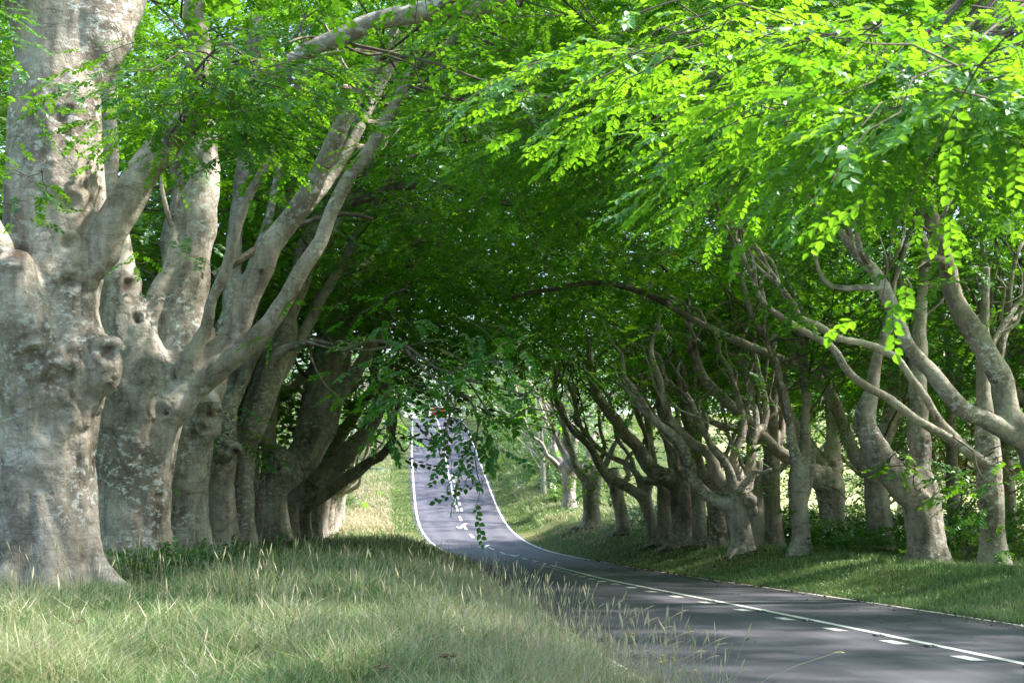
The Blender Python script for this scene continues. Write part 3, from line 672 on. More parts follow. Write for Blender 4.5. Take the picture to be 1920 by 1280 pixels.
# ------------------------------------------------------------------ foliage
class Pads:
    """flat drooping fans of leafy sprays, gathered as arrays"""
    def __init__(s): s.O = []; s.A = []; s.Lp = []; s.W = []; s.s = []; s.t = []; s.dr = []
    def add(s, o, az, tilt, Lp, W, sc_, tint, droop):
        s.O.append(o); s.A.append((math.cos(az)*math.cos(tilt), math.sin(az)*math.cos(tilt), math.sin(tilt)))
        s.Lp.append(Lp); s.W.append(W); s.s.append(sc_); s.t.append(tint); s.dr.append(droop)
def unit(v): return v/(np.linalg.norm(v, axis=-1, keepdims=True)+1e-9)
UP = np.array([0, 0, 1.0])
def foliage(pd, r_, leaf=.086, dens=17.5, nleaf=13, twigs=True, roll=.18):
    """-> list of (V, quads, tint) for leaves, and twig tubes"""
    O = np.array(pd.O); A = np.array(pd.A); Lp = np.array(pd.Lp); W = np.array(pd.W); S = np.array(pd.s); T = np.array(pd.t); DR = np.array(pd.dr)
    B = unit(np.cross(UP, A)); Nn = np.cross(A, B)
    ro = r_.normal(0, roll, len(O))[:, None]; B2 = B*np.cos(ro)+Nn*np.sin(ro); Nn = np.cross(A, B2); B = B2
    cnt = np.maximum(2, np.round(dens*Lp*W/S**2*.62)).astype(int)
    k = np.repeat(np.arange(len(O)), cnt); n = len(k)
    u = r_.uniform(0, 1, n)**.8; v = r_.uniform(-1, 1, n)
    wid = np.sin(np.pi*np.clip(u*.85+.12, 0, 1))**.8
    sag = DR[k]*(Lp[k]*.38*u**2+W[k]*.22*v**2)
    p = O[k]+A[k]*(Lp[k]*u)[:, None]+B[k]*(W[k]*v*wid)[:, None]-UP*sag[:, None]+Nn[k]*r_.normal(0, .07, n)[:, None]*S[k][:, None]
    ax = unit(A[k]*(.55+.45*u)[:, None]+B[k]*(np.sign(v)*(.25+.75*np.abs(v))*(1.05-.55*u))[:, None]+r_.normal(0, .22, (n, 3))-UP*(DR[k]*(.10+.45*u*r_.uniform(0, 1, n)))[:, None])
    sl = .46*S[k]*r_.uniform(.7, 1.25, n)
    nb = unit(Nn[k]+r_.normal(0, .15, (n, 3))); pb = unit(np.cross(nb, ax)); nb = np.cross(ax, pb)
    m = np.repeat(np.arange(n), nleaf); q = np.tile(np.arange(nleaf), n)
    tt = (q+.6)/nleaf; sd = np.where(q % 2 == 0, 1.0, -1.0); sd = np.where(q == nleaf-1, 0, sd)
    ang = r_.normal(.9, .16, len(m))
    dr = unit(ax[m]*np.cos(ang)[:, None]+pb[m]*(sd*np.sin(ang))[:, None]+r_.normal(0, .14, (len(m), 3))-UP*.12)
    ln = leaf*S[k][m]*r_.uniform(.72, 1.22, len(m))
    nl = unit(nb[m]+r_.normal(0, .20, (len(m), 3))); sdv = unit(np.cross(nl, dr)); nl = np.cross(dr, sdv)
    lp = p[m]+ax[m]*(sl[m]*tt)[:, None]-UP*(.10*sl[m]*tt**2)[:, None]
    tn = np.clip(T[k][m]+r_.normal(0, .13, len(m)), 0, 1)
    big = S[k][m] < 1.5
    out = []
    if big.any():
        b = big; l = ln[b][:, None]; c = lp[b]; d_ = dr[b]*l; s_ = sdv[b]*l; n_ = nl[b]*l
        V = np.stack([c, c+d_*.27+s_*.34+n_*.07, c+d_*.66+s_*.31+n_*.05, c+d_-n_*.10, c+d_*.66-s_*.31+n_*.05, c+d_*.27-s_*.34+n_*.07], 1).reshape(-1, 3)
        i = np.arange(b.sum())[:, None]*6
        out.append((V, np.concatenate([i+np.array([[0,1,2,3]]), i+np.array([[0,3,4,5]])]), np.tile(tn[b], 2)))
    if (~big).any():
        b = ~big; l = ln[b][:, None]; c = lp[b]; d_ = dr[b]*l; s_ = sdv[b]*l; n_ = nl[b]*l
        V = np.stack([c, c+d_*.45+s_*.33+n_*.06, c+d_, c+d_*.45-s_*.33-n_*.02], 1).reshape(-1, 3)
        i = np.arange(b.sum())[:, None]*4
        out.append((V, i+np.array([[0,1,2,3]]), tn[b]))
    tw = []
    if twigs:
        # the leafy twig of each near spray as a thin three-sided strip
        nr = np.where(S[k] < 1.9)[0]
        if len(nr):
            w = (.0035*S[k][nr])[:, None]; a0 = p[nr]; a1 = p[nr]+ax[nr]*sl[nr][:, None]-UP*(.1*sl[nr])[:, None]
            V = np.stack([a0+pb[nr]*w, a0-pb[nr]*w*.5+nb[nr]*w, a0-pb[nr]*w*.5-nb[nr]*w, a1], 1).reshape(-1, 3)
            i = np.arange(len(nr))[:, None]*4
            tw.append((V, np.concatenate([i+np.array([[0,1,3]]), i+np.array([[1,2,3]]), i+np.array([[2,0,3]])])))
        for j in range(len(O)):
            if S[j] > 3.4: continue
            uu = np.linspace(-.12, .92, 6)
            c = O[j]+A[j]*(Lp[j]*uu)[:, None]-UP*(DR[j]*Lp[j]*.38*uu**2*np.sign(uu))[:, None]+r_.normal(0, .03, (6, 3))*S[j]**.5
            rr = np.linspace(.0075, .003, 6)*(.6+.5*S[j])
            V, Qs, Tt = tube(np.hstack([c, rr[:, None]]), 4); tw.append((V, Qs))
    return out, tw

# ---- canopy: pads fill the vault above the road and belong to the nearest beech ----
txy = np.array([t.base[:2] for t in TREES])
samples = [np.vstack([c[::3] for k, c in t.chains if k == 'limb'] or [t.chains[0][1][-3:]]) for t in TREES]
tree_pads = [Pads() for _ in TREES]; tree_con = [[] for _ in TREES]
def give(o, az, tilt, Lp, W, s, tint, droop, who=None, con=.25):
    if who is None:
        dd = np.hypot(txy[:, 0]-o[0], (txy[:, 1]-o[1])); who = int(dd.argmin())
    tree_pads[who].add(o, az, tilt, Lp, W, s, tint, droop)
    if con > 0 and rng.uniform() < con: tree_con[who].append((np.array(o), s))
xlrow = lambda y: -5.93-.0826*y
xrrow = lambda y: np.interp(y, [0, 39, 47, 53, 66, 84, 104, 130], [14.5, 10.8, 9.3, 8.2, 7.5, 6.2, 4.5, 2])
def lim_y(px, d):
    """lowest photo row a bough may hang to, by where along the avenue it is: the vault drops as it recedes"""
    if px < 830 and d < 43: return -20-.6*F/d
    if px < 700:
        a = 400 if d < 52 else 600
        if px < 250: a = min(a, 250)
        return a
    if px < 1350:
        a = np.interp(d, [8, 16, 28, 40, 55, 70, 95], [40, 130, 250, 390, 560, 670, 710])
        return a
    a = np.interp(d, [8, 14, 24, 36, 46, 56, 75], [80, 150, 200, 270, 490, 610, 675])
    return a
NCAND = 22000
cy_ = -8+rng.uniform(0, 1, NCAND)*101; xl = xlrow(cy_); xr = xrrow(cy_)
cx_ = xl-7+rng.uniform(0, 1, NCAND)*(xr-xl+17); cz_ = 3.6+rng.uniform(0, 1, NCAND)**1.15*14
cp = np.stack([cx_, cy_, cz_], 1)
gap = fbm(cp/np.array([3.2, 3.2, 1.9]), 2, 91)
ppx, ppy = proj(cp)
npad = 0
# openings in the vault where the sun reaches a trunk or limb
SUNV = np.array([.96/math.hypot(.96, .06)*math.cos(R(52)), .06/math.hypot(.96, .06)*math.cos(R(52)), math.sin(R(52))])
GAPS = [((7.9,51.3,3.8),2.6),((11.9,54,1.4),1.7),((11.3,38.8,1.4),1.7),((12.4,37.8,2.2),1.5),((-7.0,26,8.6),3.3),((-6.9,25.7,1.8),1.5),((.5,15.5,.3),2.8),((-3.5,18,.3),2.0),((-4.5,33,9.0),1.6),((8,40,.5),1.4),((6.2,56,.3),1.9),((8.6,46,.4),1.2),((7.6,42.5,.4),1.5),((5.5,60,.2),1.8),((9.4,35.5,.4),1.3),((9.6,31,6.2),2.2),((7.0,66,3.5),1.8),((9.2,61,2.5),1.6)]
def in_gap(o):
    for c, r in GAPS:
        v = np.asarray(o)-np.array(c); k = v@SUNV
        if k > .5 and np.linalg.norm(v-SUNV*k) < r: return True
    return False
def canopy(cp, g, thr, lim=True, jit=22, coarse=3.8, top=17.5):
    global npad
    xl = xlrow(cp[:, 1]); xr = xrrow(cp[:, 1]); ppx, ppy = proj(cp)
    for i in range(len(cp)):
        x, y, z = cp[i]; px, py = ppx[i], ppy[i]
        mid = abs(x-(xl[i]+xr[i])/2)/((xr[i]-xl[i])/2)          # 0 over the road, 1 at the rows
        if z > top-1.6*min(mid, 1.3)**2 or g[i] < thr: continue
        if lim is True and z < (6.6-1.6*mid**2 if y > 30 else 3.6+max(0, (y-9))*.12): continue
        if y < 22 and x < 2.0-.1*(y-9): continue                 # open sky before the first trees
        if y < 18 and (z > 8 or y < 6): continue
        if y > 84 and -9 < x < 4 and z > 6: continue             # the vault opens at its far end
        mg = 4.2*F/max(y, 2)
        inf = -mg < px < 1920+mg and -mg < py
        if inf and py > (lim_y(px, y) if lim is True else lim)+rng.normal(0, jit): continue
        if in_gap(cp[i]) or (inf and y < 12.5): continue
        s = np.clip(y/25, .82, 2.9)
        if not inf: s = max(s, coarse) if (y > 16 or y < -1) else 1.7
        az = rng.uniform(-math.pi, math.pi)
        give((x, y, z), az, rng.normal(-.06, .16), rng.uniform(1.6, 2.9)*(1 if s < 3 else 1.2), rng.uniform(.6, 1.1), s, rng.normal(.5, .16), rng.uniform(.6, 1.3))
        npad += 1
canopy(cp, gap, -.16)
def box_pts(n, y0, y1, fx, z0, z1):
    y = rng.uniform(y0, y1, n); return np.stack([fx(y, rng.uniform(0, 1, n)), y, rng.uniform(z0, z1, n)], 1)
def lumps(p): return fbm(p/np.array([2.6, 2.6, 1.6]), 2, 93)
q = box_pts(7000, 40, 88, lambda y, t: xlrow(y)-17+t*(xrrow(y)-xlrow(y)+29), 15.5, 26); canopy(q, lumps(q), -.3, True, top=27)
q = box_pts(9000, 26, 90, lambda y, t: xlrow(y)-13+t*(xrrow(y)-xlrow(y)+23), 9.0, 17.5); canopy(q, lumps(q), -.5)
q = box_pts(8000, 42, 96, lambda y, t: xrrow(y)+1.5+t*12, 3.2, 13.5); canopy(q, lumps(q), -.3, 715)
q = box_pts(2200, 36, 96, lambda y, t: xlrow(y)-2-t*8, 2.6, 11); canopy(q, lumps(q), -.3, 850)
for _ in range(95):  # unseen foliage above the frame, added to shade the lower left trunks
    o = np.array([rng.uniform(-3.4, 1.6), rng.uniform(18.0, 24.5), rng.uniform(8.6, 13.5)])
    if proj(o)[1] > -70 or in_gap(o): continue
    give(o, rng.uniform(-3.1, 3.1), rng.normal(-.05, .15), rng.uniform(1.4, 2.2), rng.uniform(.6, .9), 1.6, .5, .8, None, 0)
for _ in range(420):  # unseen foliage left of the view, kept low to darken the giant trunk
    o = np.array([rng.uniform(-24, -9.5), rng.uniform(-14, 21), rng.uniform(2.0, 8)])
    if o[1] > 1 and o[0] > -.345*o[1]-5.2: continue
    give(o, rng.uniform(-3.1, 3.1), rng.normal(-.05, .15), rng.uniform(2, 3), rng.uniform(.8, 1.1), 3.8, .5, .8, None, 0)
for _ in range(60):                                         # the avenue goes on behind the camera
    o = np.array([rng.uniform(-12, 16), rng.uniform(-34, 1), rng.uniform(6.5, 16)])
    if in_gap(o): continue
    give(o, rng.uniform(-3.1, 3.1), rng.normal(-.05, .15), rng.uniform(2, 3), rng.uniform(.8, 1.1), 3.8, .5, .8, None, 0)
def spray_px(px, py, d, n, sx, sy, sd, s, Lp=(1.0, 1.8), tint=.5, az=None, droop=1.0, who=None, con=.5):
    for _ in range(int(n)):
        dk = d+rng.normal(0, sd); o = P(px+rng.normal(0, sx), py+rng.normal(0, sy), dk)
        a = rng.uniform(-math.pi, math.pi) if az is None else az+rng.normal(0, .5)
        give(o, a, rng.normal(-.1, .15), rng.uniform(*Lp), rng.uniform(.4, .75), s, rng.normal(tint, .12), droop*rng.uniform(.7, 1.3), who, con if who != 0 else con*.15)
# boughs that can be told apart in the photo
spray_px(370, 120, 24, 26, 75, 36, 1.0, .95, tint=.55, who=0)
spray_px(470, 140, 24, 28, 70, 34, 1.0, .95, tint=.55, who=0)
spray_px(340, 170, 24.5, 12, 50, 26, .8, .95, tint=.5, who=0)
spray_px(560, 110, 24, 7, 40, 20, .8, .95, tint=.55, who=0)
spray_px(440, 235, 25, 7, 50, 18, .8, 1.0, tint=.45, who=0)
for a, b in ((40, 90), (70, 130), (10, 190), (30, 310), (70, 330), (10, 390)):
    spray_px(a, b, 23, 2, 18, 12, .3, .95, (.5, .9), .5, who=0, con=0)
spray_px(265, 470, 33, 2, 8, 12, .2, 1.1, (.4, .7), .35, who=1, con=0)
spray_px(1700, 180, 14.5, 60, 150, 35, 1.0, .9, tint=.6)
spray_px(1800, 130, 13, 36, 110, 40, .8, .9, tint=.6)
spray_px(1560, 200, 15.5, 26, 80, 28, .8, .9, tint=.5)
spray_px(1860, 120, 9.5, 10, 40, 50, .6, .85, tint=.6)
spray_px(1620, 70, 12, 16, 110, 40, .9, .9, tint=.75)
spray_px(1300, 40, 14, 16, 150, 30, 1.2, .95, tint=.8)
spray_px(1180, 100, 15, 7, 50, 30, .8, .95, tint=.8)
spray_px(1560, 640, 47, 6, 60, 20, 1, 1.8, tint=.6)
spray_px(1620, 690, 46, 6, 50, 14, 1, 1.8, tint=.65)
spray_px(1880, 870, 36, 12, 40, 30, .8, 1.4, tint=.45)
spray_px(1690, 860, 37, 5, 18, 18, .3, 1.4, (.7, 1.2), .4)
spray_px(1575, 960, 52.5, 3, 8, 30, .1, 1.8, (.5, .8), .4)
spray_px(1868, 990, 36.8, 3, 6, 30, .1, 1.3, (.5, .8), .4)
spray_px(1390, 905, 50.5, 3, 22, 8, .2, 1.7, (.7, 1.2), .6)
spray_px(1270, 640, 44, 5, 25, 40, .8, 1.9, tint=.65)
spray_px(1180, 850, 78, 5, 40, 30, 1, 2.6, tint=.6)
spray_px(1190, 900, 83, 5, 25, 25, 1, 2.6, tint=.6)
spray_px(1090, 880, 92, 8, 45, 30, 1, 2.8, tint=.6)
spray_px(690, 930, 98, 3, 12, 10, .5, 2.8, tint=.6)
# bough in front of the far road; silhouette darkness put into leaf tint
for a, b, d_, n in ((720, 640, 28, 8), (790, 690, 27.5, 9), (860, 720, 27, 10), (950, 730, 27, 9), (1000, 700, 27, 6), (680, 720, 28.5, 6), (730, 760, 28, 5), (660, 640, 29, 5), (900, 660, 27.5, 8), (820, 630, 28, 6)):
    spray_px(a, b-48, d_, max(1, n//3), 42, 14, .6, 1.15, (.9, 1.4), .22, who=1, con=.2)
for a, b, d_, n in ((838, 815, 26.5, 1), (875, 800, 26.5, 1), (905, 775, 26.5, 2), (860, 775, 26.5, 2), (950, 790, 26.5, 1), (930, 845, 26.5, 1), (890, 850, 26.4, 1), (878, 900, 26.4, 1), (905, 925, 26.4, 1), (835, 860, 26.4, 1), (985, 760, 26.5, 2), (745, 800, 27.5, 2), (700, 800, 28, 2)):
    for _ in range(n):
        o = P(a+rng.normal(0, 5), b-22+rng.normal(0, 5), d_)
        give(o, rng.uniform(-3, 3), -1.0, .48, .14, 1.3, .18, .7, 1, 0)

spray_px(835, 735, 27, 4, 22, 10, .3, 1.3, (.8, 1.2), .25, who=1, con=0)
spray_px(1090, 810, 94, 18, 60, 55, 1.5, 2.8, (1.6, 2.6), .6)
spray_px(1150, 730, 90, 12, 60, 30, 1.5, 2.8, (1.6, 2.6), .5)
# traced dark boughs inside the vault
def vault_bough(pts, d, dd, who):
    c = catmull(px_chain(pts, d, dd), step=.4); c[:, :3] += np.random.default_rng(int(pts[0][0])).normal(0, .02, (len(c), 3)); return c, who
near_id = {}
for i, t in enumerate(TREES): near_id[i] = t
BOUGHS = [([(630,395,9),(690,370,8),(760,350,7),(850,352,6),(900,372,5),(960,385,4.5),(1060,405,3.5),(1150,400,2.5)], 45, (0,3), 2),
 ([(700,150,5),(760,155,5),(850,180,4.5),(950,203,4),(1040,213,4),(1120,215,3)], 38, (0,1), 1),
 ([(400,520,8),(450,485,7.5),(500,460,7),(560,425,6),(640,400,5),(700,410,4)], 40, (0,2), 2),
 ([(760,300,4),(830,265,4),(930,280,3.5),(1010,330,3),(1090,345,2.5)], 41, (0,2), 2),
 ([(930,370,4),(1030,410,4),(1130,430,3.5),(1210,470,3),(1260,520,2.5)], 50, (0,1), 3),
 ([(1560,180,5),(1500,215,4.5),(1420,215,4),(1350,240,3),(1280,235,2.5)], 26, (0,1), None),
 ([(1925,130,11),(1860,155,9),(1800,170,7),(1740,205,5),(1690,260,4)], 16, (0,-1), None),
 ([(640,655,4),(700,640,3.5),(760,655,3),(820,690,2.6),(880,715,2.2),(950,730,1.8),(1000,735,1.2)], 28.5, (0,-1), 1),
 ([(760,655,3),(830,720,2.6),(880,745,2.2),(900,790,1.8),(893,850,1.4),(905,925,1)], 27.6, (0,-1.2), 1),
 ([(830,720,2.4),(850,760,2),(838,800,1.6),(832,870,1)], 27.3, (0,-.8), 1),
 ([(880,720,2.2),(930,790,1.6),(990,765,1.6),(1040,775,1)], 27, (0,-.4), 1),
 ([(1250,568,6),(1180,540,5.5),(1100,530,5),(1020,545,4),(960,560,3)], 49, (0,1), None)]
for ti, t in enumerate(TREES):
    for k, c in t.chains:
        if k != 'limb' or c[-1, 3] > .26 or c[-1, 1] < 20: continue
        y = c[-1, 1]
        if c[-1, 2] < 3.5: continue
        for q in range(3):
            o = c[-1-3*q, :3]+rng.normal(0, .35, 3)+UP*.2
            give(o, rng.uniform(-3.1, 3.1), rng.normal(.05, .2), rng.uniform(1.2, 2.0), rng.uniform(.5, .9), np.clip(y/22, 1, 3), rng.normal(.5, .15), 1.0, ti, 0)
for (pts, d, dd, who) in BOUGHS:
    c, who = vault_bough(pts, d, dd, who)
    if who is None: who = int(np.hypot(txy[:, 0]-c[0, 0], txy[:, 1]-c[0, 1]).argmin())
    near_id.setdefault('b', []).append((c, who))

for ti, t in enumerate(TREES):
    pd = tree_pads[ti]
    if not pd.O: continue
    r_ = np.random.default_rng(4000+ti)
    m = MB(); lv, tw = foliage(pd, r_)
    for V, Qs, T in lv: m.add(V, Qs, 0, T)
    for V, Qs in tw: m.add(V, Qs, 1)
    S = samples[ti]
    for o, s in tree_con[ti]:
        dd = np.linalg.norm(S[:, :3]-o, axis=1); j = int(r_.choice(np.argsort(dd)[:7]))
        if dd[j] > 4.5 or dd[j] < .4: continue
        a = S[j, :3]; mid = (a+o)/2+np.array([0, 0, .12*dd[j]])+r_.normal(0, .06*dd[j], 3)
        rr = min(.010+.007*dd[j], S[j, 3]*.6)
        c = catmull(np.array([[*a, rr], [*((a+mid)/2+r_.normal(0, .07*dd[j], 3)), rr*.85], [*mid, rr*.7], [*((o+mid)/2+r_.normal(0, .07*dd[j], 3)), rr*.5], [*o, rr*.35]]), n=3)
        V, Qs, _ = tube(c, 5); m.add(V, Qs, 1)
    for k, lc in t.chains:
        if k != 'limb' or len(lc) < 12 or lc[-1, 3] > .17 or lc[-1, 2]-t.base[2] < 3.2: continue
        dv = unit(lc[-1, :3]-lc[-4, :3]); r1 = lc[-1, 3]
        for f in range(4):
            st_ = lc[-1-2*f, :3] if f else lc[-1, :3]-dv*.05; r0_ = (lc[-1-2*f, 3]*.55 if f else r1*.98)
            g_ = unit(dv+r_.normal(0, .55 if f else .15, 3)+UP*.25); ln = r_.uniform(1.4, 2.8)
            pts = np.array([[*(st_+g_*ln*q+r_.normal(0, .07, 3)*ln*(q > 0)), r0_*(1-q)**.8+.008] for q in np.linspace(0, 1, 5)])
            V, Qs, _ = tube(catmull(pts, n=3), 6); m.add(V, Qs, 2)
    for c, who in near_id.get('b', []):
        if who == ti:
            V, Qs, _ = tube(c, 7); m.add(V, Qs, 1)
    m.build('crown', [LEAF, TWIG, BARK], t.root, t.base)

# ------------------------------------------------------------------ background trees and shrubs
def bg_crown(r_, H, Rr, npads, s, leafmat, z0=.14, tint=.5):
    pd = Pads(); lob = r_.normal(0, 1, (9, 3)); lob = unit(lob)
    while len(pd.O) < npads:
        v = unit(r_.normal(0, 1, 3)); f = r_.uniform(.35, 1)**.5*(1+.18*max(lob@v)-.10)
        o = np.array([v[0]*Rr*f, v[1]*Rr*f, H*(z0+(1-z0)*.5)+v[2]*H*(1-z0)*.5*f])
        if o[2] < H*z0*.7: continue
        pd.add(o, math.atan2(v[1], v[0])+r_.normal(0, .7), r_.normal(.05, .25), r_.uniform(.9, 1.6)*Rr*.36, r_.uniform(.4, .7)*Rr*.30, s, r_.normal(tint, .15), r_.uniform(.5, 1.2))
    return pd
def bg_tree_proto(seed, H, Rr, npads, s, leafmat, r):
    r_ = np.random.default_rng(seed)
    e = empty('background_tree', (0, 0, 0))
    m = MB()
    c = catmull(np.array([[0,0,-.5,r*1.4],[0,0,.3,r*1.1],[r_.normal(0,.1),0,H*.2,r*.9],[r_.normal(0,.25),r_.normal(0,.2),H*.45,r*.7],[r_.normal(0,.4),r_.normal(0,.3),H*.85,r*.15]]), step=.5)
    V, Qs, T = tube(c, 9); m.add(V, Qs)
    for k in range(6):
        a = k*1.05+r_.uniform(-.3, .3); h = H*r_.uniform(.22, .45)
        c = catmull(np.array([[0,0,h,r*.4],[math.cos(a)*Rr*.3,math.sin(a)*Rr*.3,h+H*.10,r*.28],[math.cos(a)*Rr*.65,math.sin(a)*Rr*.65,h+H*.26,r*.12]]), step=.5)
        V, Qs, T = tube(c, 6); m.add(V, Qs)
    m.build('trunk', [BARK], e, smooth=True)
    pd = bg_crown(r_, H, Rr, npads, s, leafmat)
    m = MB(); lv, tw = foliage(pd, r_, twigs=False)
    for V, Qs, T in lv: m.add(V, Qs, 0, T)
    m.build('crown', [leafmat], e)
    return e
protos = [bg_tree_proto(901, 12, 4.8, 210, 2.6, LEAF_FAR, .32), bg_tree_proto(902, 10, 4.4, 190, 2.6, LEAF_FAR, .28), bg_tree_proto(903, 14, 5.2, 230, 2.8, LEAF_FAR, .36)]
used = [0, 0, 0]
ORD = ['first','second','third','fourth','fifth','sixth','seventh','eighth','ninth','tenth','eleventh','twelfth','thirteenth','fourteenth','fifteenth','sixteenth','seventeenth','eighteenth']
def place_tree(x, y, k, sc_, label, group):
    p = protos[k]
    if used[k] == 0: o = p
    else:
        o = p.copy(); COL.objects.link(o)
        for ch in p.children:
            c = ch.copy(); COL.objects.link(c); c.parent = o
    used[k] += 1
    o.location = (x, y, gz(x, y)-.05); o.rotation_euler = (0, 0, random.uniform(0, 6.28)); o.scale = (sc_, sc_, sc_*random.uniform(.92, 1.08))
    tag(o, label, 'tree', group)
hillR = [(113,7.5,1,.62),(119,10.5,0,.8),(126,8.2,1,.75),(134,11.5,2,.8),(141,8.8,0,.85),(150,11,1,.95),(158,8.6,2,.8),(168,10.5,0,.95),(178,8.8,1,1.0),(190,10.5,2,.9),(203,12,0,1.0)]
for i, (y, off, k, s) in enumerate(hillR):
    place_tree(float(at(y, XC))+off-.8, y, k, s*1.3, f'pale green tree right of the hill road, {ORD[i]} up the slope', 'trees right of the hill road')
hillL = [(128,-13,0,.8),(138,-10.5,1,.8),(147,-12.5,2,.8),(158,-9.5,0,.85),(168,-8.5,1,.9),(180,-9,2,.85),(194,-10.5,0,.9)]
for i, (y, off, k, s) in enumerate(hillL):
    place_tree(float(at(y, XC))+off, y, k, s, f'sunlit tree left of the hill road, {ORD[i]} up the slope', 'trees left of the hill road')
for i, (x, y) in enumerate([(-26,222),(-17,228),(-9,240),(-3,222),(4,226),(-30,238),(-22,246),(-13,226),(-6,232),(0,224),(6,236),(13,228),(20,240),(-38,250),(28,232)]):
    place_tree(x, y, i % 3, 1.3, f'bright tree beyond the crest of the road, {ORD[i]} of the crest clump', 'trees beyond the crest')
for i, (x, y) in enumerate([(36,118),(30,132),(44,140),(26,150),(56,130),(38,158),(70,145),(60,120),(84,150),(50,165),(22,168),(95,135)]):
    place_tree(x, y, i % 3, .95, f'field tree {ORD[i]} along the far side of the bright right field', 'trees across the right field')
for i, (x, y) in enumerate([(-19,38),(-22,52),(-20,64),(-24,76),(-22,90),(-30,46),(-32,66),(-26,104),(-34,84),(-19,30),(-27,38),(-19,46),(-17,62),(-22,70),(-14,78),(-28,60),(-20,84),(-12.5,70)]):
    place_tree(x, y, i % 3, 1.15 if i < 12 else 2.0, f'woodland tree behind the left beech row, {ORD[i]} from the near end', 'trees behind the left row')
for i, (x, y) in enumerate([(19,57),(21.5,66),(18,74),(23,82),(17,90),(26,70),(16,100),(22,46),(25,55),(20,61),(28,80),(24,92)]):
    place_tree(x, y, (i+1) % 3, .98, f'leafy tree behind the right beech rows, {ORD[i]} from the near end', 'trees behind the right rows')

def shrub(name, x, y, rx, rz, n, s, m, label, group, tint=.45, cat='shrub'):
    r_ = np.random.default_rng(int(abs(x)*131+y*17)); g = gz(x, y)
    e = empty(name, (x, y, g)); tag(e, label, cat, group)
    pd = Pads()
    for _ in range(n):
        v = unit(r_.normal(0, 1, 3)); v[2] = abs(v[2]); f = r_.uniform(.3, 1)**.5
        pd.add((v[0]*rx*f, v[1]*rx*f, .05+v[2]*rz*f), math.atan2(v[1], v[0])+r_.normal(0, .6), r_.uniform(.1, .9), rx*.55, rx*.26, s, r_.normal(tint, .16), .8)
    mm = MB(); lv, tw = foliage(pd, r_, twigs=False)
    for V, Qs, T in lv: mm.add(V, Qs, 0, T)
    mm.build('foliage', [m], e)
    st = MB()
    for k in range(7):
        a = r_.uniform(0, 6.28); c = np.array([[0,0,-.1,.025],[math.cos(a)*rx*.25,math.sin(a)*rx*.25,rz*.45,.018],[math.cos(a)*rx*.6,math.sin(a)*rx*.6,rz*.85,.008]])
        V, Qs, _ = tube(c, 5); st.add(V, Qs)
    st.build('stem', [TWIG], e)
    return e
SH = [(13.3,43,1.3,1.5),(12.2,40.5,.8,1.0),(15.5,40,1.3,1.3),(14.2,47.5,1.4,1.4),(13.2,52,1.2,1.2),(14.8,56,1.5,1.5),(12.6,60,1.2,1.1),(11.2,50,.8,.9),(10.6,45.5,.8,.8),(11.8,66,1.4,1.3),(10.6,72,1.3,1.2),(10.2,78,1.3,1.2),(9.0,85,1.2,1.1),(16.5,50,1.5,1.6),(15.5,63,1.5,1.4),(12.8,70,1.4,1.2),(8.2,92,1.2,1.0),(17.5,44,1.5,1.5)]
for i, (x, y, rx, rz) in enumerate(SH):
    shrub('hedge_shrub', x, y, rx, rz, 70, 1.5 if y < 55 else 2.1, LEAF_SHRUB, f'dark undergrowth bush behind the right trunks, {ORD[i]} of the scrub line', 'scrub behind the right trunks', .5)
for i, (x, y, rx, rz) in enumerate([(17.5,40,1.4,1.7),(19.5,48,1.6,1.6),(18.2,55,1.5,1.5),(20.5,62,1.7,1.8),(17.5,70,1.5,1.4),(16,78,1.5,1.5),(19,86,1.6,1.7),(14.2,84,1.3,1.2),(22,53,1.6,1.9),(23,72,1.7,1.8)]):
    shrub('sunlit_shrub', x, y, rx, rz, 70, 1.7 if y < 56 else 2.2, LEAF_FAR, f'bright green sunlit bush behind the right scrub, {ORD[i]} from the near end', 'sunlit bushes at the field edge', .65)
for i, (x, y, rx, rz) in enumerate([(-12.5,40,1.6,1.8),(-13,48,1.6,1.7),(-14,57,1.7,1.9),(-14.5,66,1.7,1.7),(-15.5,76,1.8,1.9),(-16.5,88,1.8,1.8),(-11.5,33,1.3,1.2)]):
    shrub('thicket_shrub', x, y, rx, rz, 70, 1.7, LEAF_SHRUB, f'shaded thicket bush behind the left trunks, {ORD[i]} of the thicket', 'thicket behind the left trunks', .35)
shrub('blossom_shrub', -11.3, 139, 1.2, 1.5, 70, 2.0, BLOSSOM, 'white flowering bush by the far road edge on the left', None)
for i, (x, y) in enumerate([(-21,219),(-15,222),(-10,219),(-5,217),(0,218),(5,216),(-26,224),(10,217)]):
    shrub('hedge_shrub', x, y, 3.2, 4.0, 60, 3.2, LEAF_FAR, f'sunlit hedge bush at the top of the far road, {ORD[i]} of that hedge', 'hedge at the crest', .55)
shrub('copper_shrub', 17.2, 58, 1.6, 7.0, 70, 1.9, LEAF_RED, 'tall reddish copper-leaved bush showing between the right trunks', None, .5)
for i, (x, y, rx, rz) in enumerate([(4.5,108,1.2,1.0),(4.0,116,1.4,1.2),(2.8,124,1.2,1.3),(-13.5,112,1.4,1.1)]):
    shrub('verge_bush', x, y, rx, rz, 55, 2.3, LEAF_FAR, ['low pale bush at the foot of the hill right of the road', 'rounded pale bush higher on the right hill verge', 'topmost pale bush on the right hill verge', 'pale bush past the end of the left row'][i], 'bushes on the hill verges', .6)

